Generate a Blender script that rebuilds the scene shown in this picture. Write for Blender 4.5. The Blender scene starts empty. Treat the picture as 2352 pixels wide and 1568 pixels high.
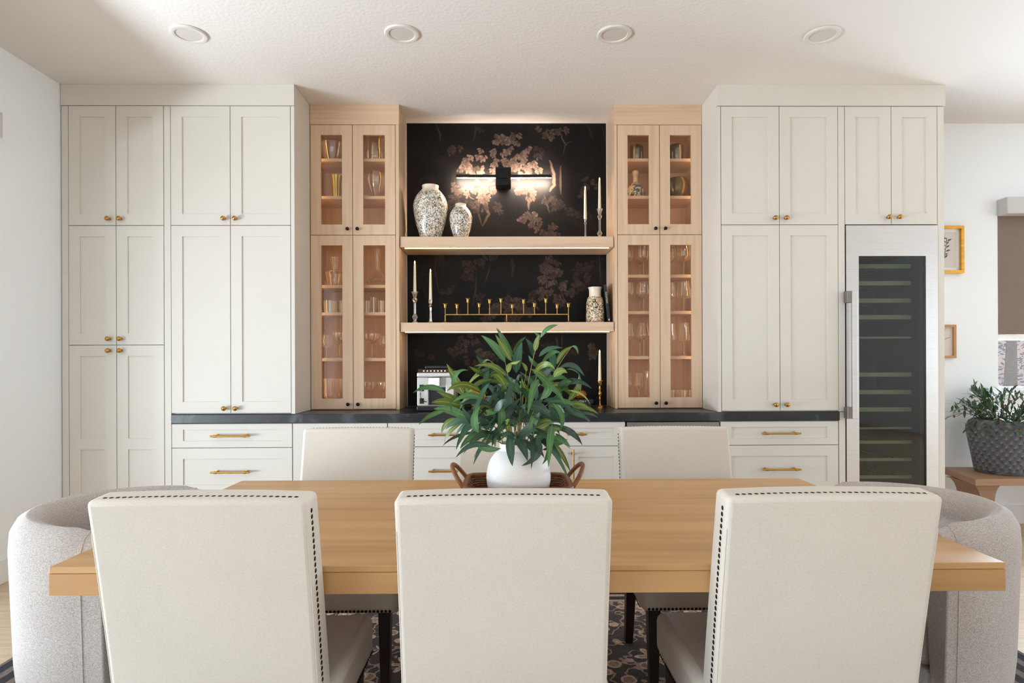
import bpy, bmesh, math, random
from mathutils import Vector, Matrix, Euler
PI = math.pi
sc = bpy.context.scene
C = sc.collection
rnd = random.Random(7)

# ------------------------------------------------------------------ camera
F, CX, CYP, CAMH = 1400.0, 1176.0, 828.1, 1.255
PSI, RHO = 0.0105, 0.0035
_d = Vector((math.sin(PSI), math.cos(PSI), 0))
_r0 = Vector((math.cos(PSI), -math.sin(PSI), 0)); _u0 = Vector((0, 0, 1))
_r = _r0 * math.cos(RHO) - _u0 * math.sin(RHO)
_u = _u0 * math.cos(RHO) + _r0 * math.sin(RHO)
cam = bpy.data.cameras.new('camera'); camo = bpy.data.objects.new('camera', cam); C.objects.link(camo)
cam.sensor_width = 36; cam.sensor_fit = 'HORIZONTAL'
cam.lens = F / 2352 * 36
cam.shift_y = (CYP - 784) / 2352
cam.clip_start = 0.02; cam.clip_end = 200
camo.matrix_world = Matrix(((_r.x, _u.x, -_d.x, 0), (_r.y, _u.y, -_d.y, 0), (_r.z, _u.z, -_d.z, CAMH), (0, 0, 0, 1)))
sc.camera = camo

def at(px, py, Y):
    "point of the photograph (px, py) at the depth plane Y"
    v = _d + _r * ((px - CX) / F) - _u * ((py - CYP) / F)
    return v * (Y / v.y) + Vector((0, 0, CAMH))
def ax(px, Y, py=828): return at(px, py, Y).x
def az(py, Y, px=1161): return at(px, py, Y).z

# ------------------------------------------------------------------ world, daylight, exposure
w = bpy.data.worlds.new('daylight'); sc.world = w; w.use_nodes = True
w.node_tree.nodes['Background'].inputs[0].default_value = (0.845, 0.915, 1.0, 1)
w.node_tree.nodes['Background'].inputs[1].default_value = 2.95
sc.view_settings.view_transform = 'Standard'; sc.view_settings.look = 'None'
sc.view_settings.exposure = -0.06; sc.view_settings.gamma = 1.0
sc.view_settings.use_curve_mapping = False
sc.cycles.max_bounces = 10; sc.cycles.diffuse_bounces = 6; sc.cycles.glossy_bounces = 4
sc.cycles.transmission_bounces = 6; sc.cycles.transparent_max_bounces = 24
sc.cycles.sample_clamp_indirect = 6; sc.cycles.caustics_reflective = False; sc.cycles.caustics_refractive = False
sc.cycles.use_denoising = True

def area(name, loc, target, sx, sy, power, col=(1, 1, 1), spread=180):
    l = bpy.data.lights.new(name, 'AREA'); l.shape = 'RECTANGLE'; l.size = sx; l.size_y = sy
    l.energy = power; l.color = col; l.spread = math.radians(spread)
    o = bpy.data.objects.new(name, l); C.objects.link(o)
    o.location = loc
    o.rotation_euler = (Vector(target) - Vector(loc)).to_track_quat('-Z', 'Y').to_euler()
    return o
# sky light enters by the real openings; portals guide its sampling
def portal(name, loc, target, sx, sy):
    o = area(name, loc, target, sx, sy, 1); o.data.cycles.is_portal = True
portal('portal_left_window', (-3.03, 0.615, 1.385), (0, 0.615, 1.385), 5.43, 2.27)
portal('portal_rear_doors', (0, -4.66, 1.5), (0, 0, 1.5), 4.8, 2.0)
portal('portal_right_doors', (7.16, 0.4, 1.25), (0, 0.4, 1.25), 4.2, 2.5)
# sunlight thrown back by the paving outside the left window and outside the garden window
area('daylight_left_patio', (-5.9, 2.3, 0.30), (-2.9, 2.3, 1.6), 4.6, 0.6, 560, (0.79, 0.87, 1.0))
area('daylight_left_terrace', (-5.9, -2.3, 0.30), (-2.9, -1.8, 1.6), 4.6, 0.6, 270, (0.80, 0.89, 1.0))
area('daylight_right_doors', (6.9, 0.4, 1.35), (0, 0.4, 1.35), 4.0, 2.3, 38, (0.82, 0.91, 1.0))
area('daylight_garden_window', (4.45, 4.74, 1.2), (4.3, 2.0, 2.2), 1.3, 0.42, 215, (0.72, 0.84, 1.0))

# ------------------------------------------------------------------ materials
def lin(c):
    return tuple((x / 255 / 12.92 if x / 255 <= 0.04045 else ((x / 255 + 0.055) / 1.055) ** 2.4) for x in c) + (1,)
M = {}
def mat(name, rgb, rough=0.5, metal=0.0, noise=None, bump=None, spec=0.5, coat=0.0, sheen=0.0, emit=None):
    """noise=(scale(xyz), amount, detail): brightness variation; bump=(scale, strength, distance)"""
    m = bpy.data.materials.new(name); m.use_nodes = True
    nt = m.node_tree; b = nt.nodes['Principled BSDF']
    c = lin(rgb)
    b.inputs['Base Color'].default_value = c
    b.inputs['Roughness'].default_value = rough; b.inputs['Metallic'].default_value = metal
    b.inputs['Specular IOR Level'].default_value = spec
    b.inputs['Coat Weight'].default_value = coat; b.inputs['Sheen Weight'].default_value = sheen
    tc = nt.nodes.new('ShaderNodeTexCoord')
    if noise:
        s, amt, det = noise
        mp = nt.nodes.new('ShaderNodeMapping'); nt.links.new(tc.outputs['Object'], mp.inputs[0])
        mp.inputs['Scale'].default_value = s if isinstance(s, tuple) else (s, s, s)
        n = nt.nodes.new('ShaderNodeTexNoise'); n.inputs['Scale'].default_value = 1; n.inputs['Detail'].default_value = det
        nt.links.new(mp.outputs[0], n.inputs['Vector'])
        r = nt.nodes.new('ShaderNodeMapRange'); nt.links.new(n.outputs['Fac'], r.inputs[0])
        r.inputs[1].default_value = 0.3; r.inputs[2].default_value = 0.7
        r.inputs[3].default_value = 1 - amt; r.inputs[4].default_value = 1 + amt
        mx = nt.nodes.new('ShaderNodeVectorMath'); mx.operation = 'SCALE'
        mx.inputs[0].default_value = c[:3]; nt.links.new(r.outputs[0], mx.inputs['Scale'])
        nt.links.new(mx.outputs[0], b.inputs['Base Color'])
    if bump:
        s, st, dist = bump
        mp = nt.nodes.new('ShaderNodeMapping'); nt.links.new(tc.outputs['Object'], mp.inputs[0])
        mp.inputs['Scale'].default_value = s if isinstance(s, tuple) else (s, s, s)
        n = nt.nodes.new('ShaderNodeTexNoise'); n.inputs['Scale'].default_value = 1; n.inputs['Detail'].default_value = 3
        nt.links.new(mp.outputs[0], n.inputs['Vector'])
        bp = nt.nodes.new('ShaderNodeBump'); bp.inputs['Strength'].default_value = st; bp.inputs['Distance'].default_value = dist
        nt.links.new(n.outputs['Fac'], bp.inputs['Height']); nt.links.new(bp.outputs[0], b.inputs['Normal'])
    if emit:
        b.inputs['Emission Color'].default_value = lin(emit[0]); b.inputs['Emission Strength'].default_value = emit[1]
    M[name] = m
    return m
def ramp(nt, stops, interp='LINEAR'):
    r = nt.nodes.new('ShaderNodeValToRGB'); e = r.color_ramp.elements; r.color_ramp.interpolation = interp
    while len(e) < len(stops): e.new(0.5)
    for k, (p, c) in enumerate(stops): e[k].position = p; e[k].color = c if len(c) == 4 else lin(c)
    return r
def glassmat(name, tint=(255, 255, 255), base=0.03, edge=0.7, power=3.0, rough=0.02, gl=(255, 255, 255), rim=0.0):
    "thin clear sheet: see-through, mirror-like towards the rim"
    m = bpy.data.materials.new(name); m.use_nodes = True; nt = m.node_tree
    nt.nodes.remove(nt.nodes['Principled BSDF'])
    t = nt.nodes.new('ShaderNodeBsdfTransparent'); t.inputs[0].default_value = lin(tint)
    g = nt.nodes.new('ShaderNodeBsdfGlossy'); g.inputs['Roughness'].default_value = rough; g.inputs[0].default_value = lin(gl)
    lw = nt.nodes.new('ShaderNodeLayerWeight'); lw.inputs[0].default_value = 0.5
    p = nt.nodes.new('ShaderNodeMath'); p.operation = 'POWER'; nt.links.new(lw.outputs['Facing'], p.inputs[0]); p.inputs[1].default_value = power
    ma = nt.nodes.new('ShaderNodeMath'); ma.operation = 'MULTIPLY_ADD'; nt.links.new(p.outputs[0], ma.inputs[0])
    ma.inputs[1].default_value = edge; ma.inputs[2].default_value = base
    mx = nt.nodes.new('ShaderNodeMixShader'); nt.links.new(ma.outputs[0], mx.inputs[0])
    nt.links.new(t.outputs[0], mx.inputs[1]); nt.links.new(g.outputs[0], mx.inputs[2])
    out = mx.outputs[0]
    if rim:     # cream edge colour painted in for bright glints along rim and walls
        d = nt.nodes.new('ShaderNodeBsdfDiffuse'); d.inputs[0].default_value = lin((250, 244, 234))
        p2 = nt.nodes.new('ShaderNodeMath'); p2.operation = 'POWER'; nt.links.new(lw.outputs['Facing'], p2.inputs[0]); p2.inputs[1].default_value = 3.2
        p3 = nt.nodes.new('ShaderNodeMath'); p3.operation = 'MULTIPLY'; nt.links.new(p2.outputs[0], p3.inputs[0]); p3.inputs[1].default_value = rim
        m2 = nt.nodes.new('ShaderNodeMixShader'); nt.links.new(p3.outputs[0], m2.inputs[0]); nt.links.new(out, m2.inputs[1]); nt.links.new(d.outputs[0], m2.inputs[2]); out = m2.outputs[0]
    nt.links.new(out, nt.nodes['Material Output'].inputs[0])
    M[name] = m; return m
def emitmat(name, rgb, s):
    m = bpy.data.materials.new(name); m.use_nodes = True; nt = m.node_tree
    nt.nodes.remove(nt.nodes['Principled BSDF'])
    e = nt.nodes.new('ShaderNodeEmission'); e.inputs[0].default_value = lin(rgb); e.inputs[1].default_value = s
    nt.links.new(e.outputs[0], nt.nodes['Material Output'].inputs[0]); M[name] = m; return m
def woodmat(name, stops, axis, scale=6.0, stretch=22.0, rough=0.45, bumps=0.08):
    m = bpy.data.materials.new(name); m.use_nodes = True; nt = m.node_tree; b = nt.nodes['Principled BSDF']
    b.inputs['Roughness'].default_value = rough
    tc = nt.nodes.new('ShaderNodeTexCoord'); mp = nt.nodes.new('ShaderNodeMapping'); nt.links.new(tc.outputs['Object'], mp.inputs[0])
    s = [scale * stretch / 4] * 3; s[axis] = scale / 4; mp.inputs['Scale'].default_value = s
    oi = nt.nodes.new('ShaderNodeObjectInfo'); cm = nt.nodes.new('ShaderNodeCombineXYZ')
    mu = nt.nodes.new('ShaderNodeMath'); mu.operation = 'MULTIPLY'; mu.inputs[1].default_value = 37; nt.links.new(oi.outputs['Random'], mu.inputs[0])
    for k in range(3): nt.links.new(mu.outputs[0], cm.inputs[k])
    nt.links.new(cm.outputs[0], mp.inputs['Location'])
    n = nt.nodes.new('ShaderNodeTexNoise'); n.inputs['Scale'].default_value = 1; n.inputs['Detail'].default_value = 5; n.inputs['Distortion'].default_value = 0.6
    nt.links.new(mp.outputs[0], n.inputs['Vector'])
    r = ramp(nt, stops); nt.links.new(n.outputs['Fac'], r.inputs[0]); nt.links.new(r.outputs[0], b.inputs['Base Color'])
    bp = nt.nodes.new('ShaderNodeBump'); bp.inputs['Strength'].default_value = bumps; bp.inputs['Distance'].default_value = 0.002
    nt.links.new(n.outputs['Fac'], bp.inputs['Height']); nt.links.new(bp.outputs[0], b.inputs['Normal'])
    M[name] = m; return m

mat('wall_paint', (248, 250, 252), 0.85, bump=(160, 0.05, 0.002))
mat('ceiling_paint', (235, 230, 224), 0.9, bump=(55, 0.35, 0.006))
mat('cabinet_paint', (220, 214, 204), 0.42, noise=(3, 0.012, 2))
mat('toe_dark', (60, 57, 54), 0.7)
mat('brass', (196, 146, 72), 0.28, 1.0, noise=(40, 0.12, 3))
mat('brass_dark', (176, 138, 74), 0.34, 1.0, noise=(60, 0.2, 3))
mat('black_metal', (14, 14, 15), 0.5, 0.0, spec=0.3)
mat('black_plastic', (18, 18, 19), 0.3, noise=(20, 0.1, 2))
mat('steel', (212, 209, 206), 0.34, 0.95, noise=((3, 3, 260), 0.05, 2))
mat('steel_dark', (150, 144, 138), 0.38, 0.95, noise=((3, 3, 200), 0.06, 2))
mat('silver_plastic', (212, 210, 204), 0.3, 0.35, noise=(12, 0.03, 2))
mat('chrome', (225, 222, 216), 0.12, 1.0, noise=(30, 0.03, 2))
mat('candle_wax', (238, 230, 200), 0.5, noise=(30, 0.02, 2))
mat('cream_glaze', (236, 222, 200), 0.25, noise=(25, 0.05, 3))
mat('white_ceramic', (248, 247, 245), 0.5, noise=((2, 2, 60), 0.012, 2), bump=((1, 1, 70), 0.25, 0.004))
mat('dark_wood', (34, 20, 15), 0.35, noise=((30, 30, 4), 0.3, 4))
mat('nail', (40, 28, 22), 0.35, 0.8, noise=(60, 0.15, 2))
mat('white_trim', (242, 242, 240), 0.5, noise=(4, 0.01, 2))
mat('fridge_inside', (10, 11, 12), 0.6, noise=(5, 0.05, 2))
mat('rack_front', (214, 206, 160), 0.5, 0.2, noise=((2, 2, 80), 0.08, 2))
mat('gold_glass', (186, 160, 70), 0.22, 0.75, noise=((6, 6, 20), 0.15, 3))
mat('silver_vessel', (140, 136, 134), 0.24, 0.9, noise=((50, 50, 2), 0.1, 2))
mat('bronze_bowl', (120, 100, 62), 0.28, 0.85, noise=(14, 0.2, 3))
mat('box_white', (214, 212, 206), 0.5, noise=(10, 0.02, 2))
mat('box_cream', (226, 202, 150), 0.6, noise=(10, 0.02, 2))
mat('book_black', (16, 15, 16), 0.4, noise=(20, 0.1, 2))
mat('paper', (230, 224, 210), 0.8, noise=((4, 4, 300), 0.06, 2))
mat('print_white', (232, 228, 220), 0.6, noise=(50, 0.03, 2))
mat('orange_glaze', (232, 120, 18), 0.25, noise=(14, 0.12, 3))
mat('amber_glaze', (150, 92, 34), 0.16, 0.5, noise=(16, 0.2, 3))
mat('rattan', (128, 76, 38), 0.5, noise=(70, 0.3, 4), bump=(300, 0.3, 0.002))
mat('rattan_dark', (70, 42, 26), 0.6, noise=(60, 0.35, 4))
mat('stem', (138, 126, 58), 0.6, noise=(60, 0.25, 3))
mat('stem_brown', (96, 74, 46), 0.7, noise=(60, 0.25, 3))
mat('olive_fruit', (104, 78, 34), 0.35, noise=(30, 0.35, 2))
mat('gold_frame', (222, 160, 44), 0.35, 0.35, noise=((8, 8, 60), 0.22, 4))
mat('oak_frame', (186, 136, 84), 0.5, noise=((60, 60, 6), 0.12, 4))
mat('art_paper', (218, 206, 196), 0.9, noise=(10, 0.02, 3))
mat('art_leaf', (74, 92, 78), 0.9, noise=(60, 0.2, 2))
mat('shade_fabric', (134, 116, 104), 0.95, noise=((3, 3, 240), 0.07, 3), bump=((8, 8, 500), 0.1, 0.001))
mat('cassette', (206, 202, 198), 0.7, noise=(30, 0.02, 2))
mat('garden_wall', (170, 142, 134), 0.9, noise=(3, 0.06, 4))
mat('garden_ground', (180, 170, 158), 0.9, noise=(3, 0.1, 4))
mat('tree_leaf', (64, 72, 78), 0.8, noise=(8, 0.3, 3))
mat('bench_wood', (160, 122, 92), 0.5, noise=((4, 60, 60), 0.1, 4))
mat('light_trim', (226, 221, 214), 0.55, noise=(10, 0.01, 2))
mat('light_lens', (216, 210, 202), 0.4, noise=(10, 0.01, 2))
mat('marble_dish', (150, 146, 142), 0.25, noise=((70, 70, 1), 0.5, 1))
woodmat('table_oak', [(0.2, (166, 122, 76)), (0.5, (194, 150, 99)), (0.8, (208, 168, 116))], 0, 4, 14, 0.4, 0.04)
woodmat('niche_oak', [(0.25, (208, 174, 142)), (0.5, (220, 189, 158)), (0.8, (228, 199, 170))], 2, 5, 24, 0.45, 0.04)
woodmat('niche_oak_flat', [(0.25, (208, 174, 142)), (0.5, (220, 189, 158)), (0.8, (228, 199, 170))], 0, 5, 24, 0.45, 0.04)
woodmat('floor_oak', [(0.25, (192, 166, 136)), (0.5, (208, 184, 154)), (0.8, (220, 198, 170))], 0, 5, 26, 0.45, 0.06)
glassmat('door_glass', (252, 249, 245), 0.022, 0.3, 4)
glassmat('clear_glass', (252, 250, 247), 0.10, 0.88, 1.4, 0.05, rim=.85)
glassmat('amber_glass', (253, 240, 233), 0.10, 0.88, 1.4, 0.05, rim=.85)
glassmat('crystal', (250, 249, 247), 0.14, 0.86, 1.2, 0.08, rim=.7)
glassmat('fridge_glass', (206, 212, 210), 0.045, 0.6, 3)
glassmat('window_glass', (248, 250, 250), 0.03, 0.4, 4)
emitmat('led_warm', (255, 208, 140), 16.0)
emitmat('led_cabinet', (252, 214, 134), 13.0)
emitmat('sconce_light', (255, 232, 208), 640.0)
emitmat('flame', (255, 226, 160), 3.0)

def fabric(name, c0, c1, scale, rough=0.95, bump=0.25, blotch=0.04):
    m = bpy.data.materials.new(name); m.use_nodes = True; nt = m.node_tree; b = nt.nodes['Principled BSDF']
    b.inputs['Roughness'].default_value = rough; b.inputs['Specular IOR Level'].default_value = 0.15
    b.inputs['Sheen Weight'].default_value = 0.15
    tc = nt.nodes.new('ShaderNodeTexCoord')
    def ns(sx, sy, sz, det):
        mp = nt.nodes.new('ShaderNodeMapping'); nt.links.new(tc.outputs['Object'], mp.inputs[0]); mp.inputs['Scale'].default_value = (sx, sy, sz)
        n = nt.nodes.new('ShaderNodeTexNoise'); n.inputs['Scale'].default_value = 1; n.inputs['Detail'].default_value = det
        nt.links.new(mp.outputs[0], n.inputs['Vector']); return n.outputs['Fac']
    a = ns(scale, scale, scale * 0.22, 2); c = ns(scale * 0.22, scale * 0.22, scale, 2); l = ns(5, 5, 5, 3)
    ad = nt.nodes.new('ShaderNodeMath'); ad.operation = 'ADD'; nt.links.new(a, ad.inputs[0]); nt.links.new(c, ad.inputs[1])
    r = nt.nodes.new('ShaderNodeMapRange'); nt.links.new(ad.outputs[0], r.inputs[0]); r.inputs[1].default_value = 0.75; r.inputs[2].default_value = 1.25
    mx = nt.nodes.new('ShaderNodeMix'); mx.data_type = 'RGBA'; nt.links.new(r.outputs[0], mx.inputs[0])
    mx.inputs[6].default_value = lin(c0); mx.inputs[7].default_value = lin(c1)
    r2 = nt.nodes.new('ShaderNodeMapRange'); nt.links.new(l, r2.inputs[0]); r2.inputs[1].default_value = 0.3; r2.inputs[2].default_value = 0.7
    r2.inputs[3].default_value = 1 - blotch; r2.inputs[4].default_value = 1 + blotch
    vm = nt.nodes.new('ShaderNodeVectorMath'); vm.operation = 'SCALE'; nt.links.new(mx.outputs[2], vm.inputs[0]); nt.links.new(r2.outputs[0], vm.inputs['Scale'])
    nt.links.new(vm.outputs[0], b.inputs['Base Color'])
    bp = nt.nodes.new('ShaderNodeBump'); bp.inputs['Strength'].default_value = bump; bp.inputs['Distance'].default_value = 0.0015
    nt.links.new(ad.outputs[0], bp.inputs['Height']); nt.links.new(bp.outputs[0], b.inputs['Normal'])
    M[name] = m; return m
fabric('linen', (214, 206, 194), (224, 217, 206), 700, bump=0.06, blotch=.025)
fabric('tweed', (156, 147, 140), (212, 205, 200), 900, bump=0.35, blotch=0.04)

def speckle(name, ground, dark, scale, amber=None):
    m = bpy.data.materials.new(name); m.use_nodes = True; nt = m.node_tree; b = nt.nodes['Principled BSDF']
    b.inputs['Roughness'].default_value = 0.2
    tc = nt.nodes.new('ShaderNodeTexCoord')
    n = nt.nodes.new('ShaderNodeTexNoise'); n.inputs['Scale'].default_value = scale; n.inputs['Detail'].default_value = 3; n.inputs['Distortion'].default_value = 1.5
    nt.links.new(tc.outputs['Object'], n.inputs['Vector'])
    r = ramp(nt, [(0.42, dark), (0.475, tuple((a + b_) // 2 for a, b_ in zip(dark, ground))), (0.52, ground)]); nt.links.new(n.outputs['Fac'], r.inputs[0])
    n2 = nt.nodes.new('ShaderNodeTexNoise'); n2.inputs['Scale'].default_value = scale * 0.22; nt.links.new(tc.outputs['Object'], n2.inputs['Vector'])
    r2 = ramp(nt, [(0.5, (255, 255, 255)), (0.75, amber or (228, 204, 168))]); nt.links.new(n2.outputs['Fac'], r2.inputs[0])
    mx = nt.nodes.new('ShaderNodeMix'); mx.data_type = 'RGBA'; mx.blend_type = 'MULTIPLY'; mx.inputs[0].default_value = 1
    nt.links.new(r.outputs[0], mx.inputs[6]); nt.links.new(r2.outputs[0], mx.inputs[7]); nt.links.new(mx.outputs[2], b.inputs['Base Color'])
    M[name] = m; return m
speckle('speckle_grey', (238, 231, 216), (84, 84, 84), 84)
speckle('speckle_brown', (232, 214, 184), (70, 58, 44), 70, (214, 180, 136))
speckle('marbled', (222, 216, 206), (92, 96, 102), 34)

def countermat():
    m = bpy.data.materials.new('soapstone'); m.use_nodes = True; nt = m.node_tree; b = nt.nodes['Principled BSDF']
    b.inputs['Roughness'].default_value = 0.3
    tc = nt.nodes.new('ShaderNodeTexCoord')
    n = nt.nodes.new('ShaderNodeTexNoise'); n.inputs['Scale'].default_value = 5; n.inputs['Detail'].default_value = 6; n.inputs['Distortion'].default_value = 1.2
    nt.links.new(tc.outputs['Object'], n.inputs['Vector'])
    r = ramp(nt, [(0.35, (24, 24, 26)), (0.55, (38, 39, 42)), (0.72, (84, 86, 92))]); nt.links.new(n.outputs['Fac'], r.inputs[0])
    nt.links.new(r.outputs[0], b.inputs['Base Color']); M['soapstone'] = m
countermat()
def potmat():
    m = bpy.data.materials.new('grey_pot'); m.use_nodes = True; nt = m.node_tree; b = nt.nodes['Principled BSDF']
    b.inputs['Roughness'].default_value = 0.8
    tc = nt.nodes.new('ShaderNodeTexCoord')
    n = nt.nodes.new('ShaderNodeTexNoise'); n.inputs['Scale'].default_value = 22; n.inputs['Detail'].default_value = 5
    nt.links.new(tc.outputs['Object'], n.inputs['Vector'])
    r = ramp(nt, [(0.3, (72, 72, 75)), (0.55, (106, 106, 109)), (0.8, (156, 155, 156))]); nt.links.new(n.outputs['Fac'], r.inputs[0])
    nt.links.new(r.outputs[0], b.inputs['Base Color']); M['grey_pot'] = m
potmat()
def rugmat():
    "dark charcoal ground, dusty pink and beige flower heads, scrolls and border bands"
    m = bpy.data.materials.new('rug_weave'); m.use_nodes = True; nt = m.node_tree; b = nt.nodes['Principled BSDF']
    b.inputs['Roughness'].default_value = 1.0; b.inputs['Specular IOR Level'].default_value = 0.05
    N = nt.nodes.new; L = nt.links.new
    tc = N('ShaderNodeTexCoord')
    def math_(op, a, bb=None, c=None):
        k = N('ShaderNodeMath'); k.operation = op
        for i, v in enumerate((a, bb, c)):
            if v is None: continue
            if isinstance(v, (int, float)): k.inputs[i].default_value = v
            else: L(v, k.inputs[i])
        return k.outputs[0]
    def vor(scale, feat='F1', rand=0.7):
        v = N('ShaderNodeTexVoronoi'); v.inputs['Scale'].default_value = scale; v.feature = feat; v.inputs['Randomness'].default_value = rand
        L(tc.outputs['Object'], v.inputs['Vector']); return v
    wn = N('ShaderNodeTexNoise'); wn.inputs['Scale'].default_value = 9; L(tc.outputs['Object'], wn.inputs['Vector'])
    big = vor(4.2); small = vor(11.0, rand=0.9)
    # petals: radius wobble with the angle inside each cell
    pos = N('ShaderNodeVectorMath'); pos.operation = 'SUBTRACT'; L(tc.outputs['Object'], pos.inputs[0]); L(big.outputs['Position'], pos.inputs[1])
    sp = N('ShaderNodeSeparateXYZ'); L(pos.outputs[0], sp.inputs[0])
    ang = math_('ARCTAN2', sp.outputs[1], sp.outputs[0])
    pet = math_('COSINE', math_('MULTIPLY', ang, 6))
    rad = math_('ADD', math_('MULTIPLY', pet, 0.08), 0.30)
    d = math_('DIVIDE', big.outputs['Distance'], rad)
    flower = math_('LESS_THAN', d, 1.0)
    ringd = math_('ABSOLUTE', math_('SUBTRACT', d, 0.92))
    ring = math_('LESS_THAN', ringd, 0.10)
    core = math_('LESS_THAN', d, 0.36)
    leaf = math_('LESS_THAN', small.outputs['Distance'], 0.26)
    leafring = math_('LESS_THAN', math_('ABSOLUTE', math_('SUBTRACT', small.outputs['Distance'], 0.30)), 0.05)
    scroll = math_('LESS_THAN', math_('ABSOLUTE', math_('SUBTRACT', wn.outputs['Fac'], 0.5)), 0.018)
    def mix(fac, a, c):
        k = N('ShaderNodeMix'); k.data_type = 'RGBA'; L(fac, k.inputs[0])
        if isinstance(a, tuple): k.inputs[6].default_value = lin(a)
        else: L(a, k.inputs[6])
        k.inputs[7].default_value = lin(c); return k.outputs[2]
    col = mix(scroll, (80, 77, 78), (160, 140, 128))
    col = mix(leaf, col, (146, 126, 116)); col = mix(leafring, col, (186, 164, 148))
    col = mix(flower, col, (172, 146, 132)); col = mix(ring, col, (204, 182, 164)); col = mix(core, col, (104, 92, 92))
    # border bands along the long edges
    so = N('ShaderNodeSeparateXYZ'); L(tc.outputs['Object'], so.inputs[0])
    ey = math_('ABSOLUTE', so.outputs[1]); 
    band = math_('GREATER_THAN', ey, 1.12); col = mix(band, col, (58, 58, 66))
    bandm = math_('MULTIPLY', band, math_('GREATER_THAN', math_('SINE', math_('MULTIPLY', ey, 90)), 0.35)); col = mix(bandm, col, (168, 146, 132))
    ex = math_('ABSOLUTE', so.outputs[0]); sb = math_('GREATER_THAN', ex, 1.86); col = mix(sb, col, (66, 66, 72))
    sbm = math_('MULTIPLY', sb, math_('GREATER_THAN', math_('SINE', math_('MULTIPLY', ex, 80)), 0.2)); col = mix(sbm, col, (124, 112, 108))
    fl2 = math_('MULTIPLY', math_('GREATER_THAN', ey, 1.24), flower); col = mix(fl2, col, (176, 150, 134))
    # worn, streaky pile
    mp = N('ShaderNodeMapping'); L(tc.outputs['Object'], mp.inputs[0]); mp.inputs['Scale'].default_value = (260, 40, 1)
    st = N('ShaderNodeTexNoise'); st.inputs['Scale'].default_value = 1; st.inputs['Detail'].default_value = 4; L(mp.outputs[0], st.inputs['Vector'])
    r = N('ShaderNodeMapRange'); L(st.outputs['Fac'], r.inputs[0]); r.inputs[1].default_value = 0.25; r.inputs[2].default_value = 0.75; r.inputs[3].default_value = 0.55; r.inputs[4].default_value = 1.45
    vm = N('ShaderNodeVectorMath'); vm.operation = 'SCALE'; L(col, vm.inputs[0]); L(r.outputs[0], vm.inputs['Scale'])
    L(vm.outputs[0], b.inputs['Base Color'])
    M['rug_weave'] = m
rugmat()
def leafmat(name, edge, mid, back=None, rough=0.45):
    m = bpy.data.materials.new(name); m.use_nodes = True; nt = m.node_tree; b = nt.nodes['Principled BSDF']
    b.inputs['Roughness'].default_value = rough
    uv = nt.nodes.new('ShaderNodeUVMap'); sp = nt.nodes.new('ShaderNodeSeparateXYZ'); nt.links.new(uv.outputs[0], sp.inputs[0])
    a = nt.nodes.new('ShaderNodeMath'); a.operation = 'SUBTRACT'; a.inputs[1].default_value = 0.5; nt.links.new(sp.outputs[0], a.inputs[0])
    ab = nt.nodes.new('ShaderNodeMath'); ab.operation = 'ABSOLUTE'; nt.links.new(a.outputs[0], ab.inputs[0])
    r = ramp(nt, [(0.0, mid), (0.02, mid), (0.09, edge), (1.0, edge)]); nt.links.new(ab.outputs[0], r.inputs[0])
    mp = nt.nodes.new('ShaderNodeMapping'); nt.links.new(uv.outputs[0], mp.inputs[0]); mp.inputs['Scale'].default_value = (14, 3, 1)
    n = nt.nodes.new('ShaderNodeTexNoise'); n.inputs['Scale'].default_value = 1; n.inputs['Detail'].default_value = 4; nt.links.new(mp.outputs[0], n.inputs['Vector'])
    mr = nt.nodes.new('ShaderNodeMapRange'); nt.links.new(n.outputs['Fac'], mr.inputs[0]); mr.inputs[1].default_value = 0.3; mr.inputs[2].default_value = 0.7; mr.inputs[3].default_value = 0.75; mr.inputs[4].default_value = 1.25
    vm = nt.nodes.new('ShaderNodeVectorMath'); vm.operation = 'SCALE'; nt.links.new(r.outputs[0], vm.inputs[0]); nt.links.new(mr.outputs[0], vm.inputs['Scale'])
    nt.links.new(vm.outputs[0], b.inputs['Base Color']); M[name] = m
leafmat('leaf_green', (66, 110, 58), (98, 138, 86))
leafmat('leaf_teal', (48, 86, 62), (70, 106, 80))
leafmat('leaf_dark', (36, 64, 44), (54, 82, 60))
leafmat('leaf_olive', (92, 112, 36), (150, 164, 74))
leafmat('leaf_light', (128, 150, 76), (176, 190, 120))
leafmat('olive_leaf', (66, 94, 66), (110, 134, 100), rough=0.55)
def printmat():
    m = bpy.data.materials.new('wallpaper_print'); m.use_nodes = True; nt = m.node_tree; b = nt.nodes['Principled BSDF']
    b.inputs['Roughness'].default_value = 0.75; b.inputs['Specular IOR Level'].default_value = 0.2
    a = nt.nodes.new('ShaderNodeVertexColor'); a.layer_name = 'ink'; nt.links.new(a.outputs[0], b.inputs['Base Color']); M['wallpaper_print'] = m
printmat()
def papermat():
    m = bpy.data.materials.new('wallpaper_dark'); m.use_nodes = True; nt = m.node_tree; b = nt.nodes['Principled BSDF']
    b.inputs['Roughness'].default_value = 0.5; b.inputs['Specular IOR Level'].default_value = 0.16
    tc = nt.nodes.new('ShaderNodeTexCoord'); n = nt.nodes.new('ShaderNodeTexNoise'); n.inputs['Scale'].default_value = 4.5; n.inputs['Detail'].default_value = 4
    nt.links.new(tc.outputs['Object'], n.inputs['Vector'])
    r = ramp(nt, [(0.35, (11, 10, 10)), (0.55, (17, 15, 15)), (0.75, (27, 23, 22))]); nt.links.new(n.outputs['Fac'], r.inputs[0])
    nt.links.new(r.outputs[0], b.inputs['Base Color']); M['wallpaper_dark'] = m
papermat()

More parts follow.
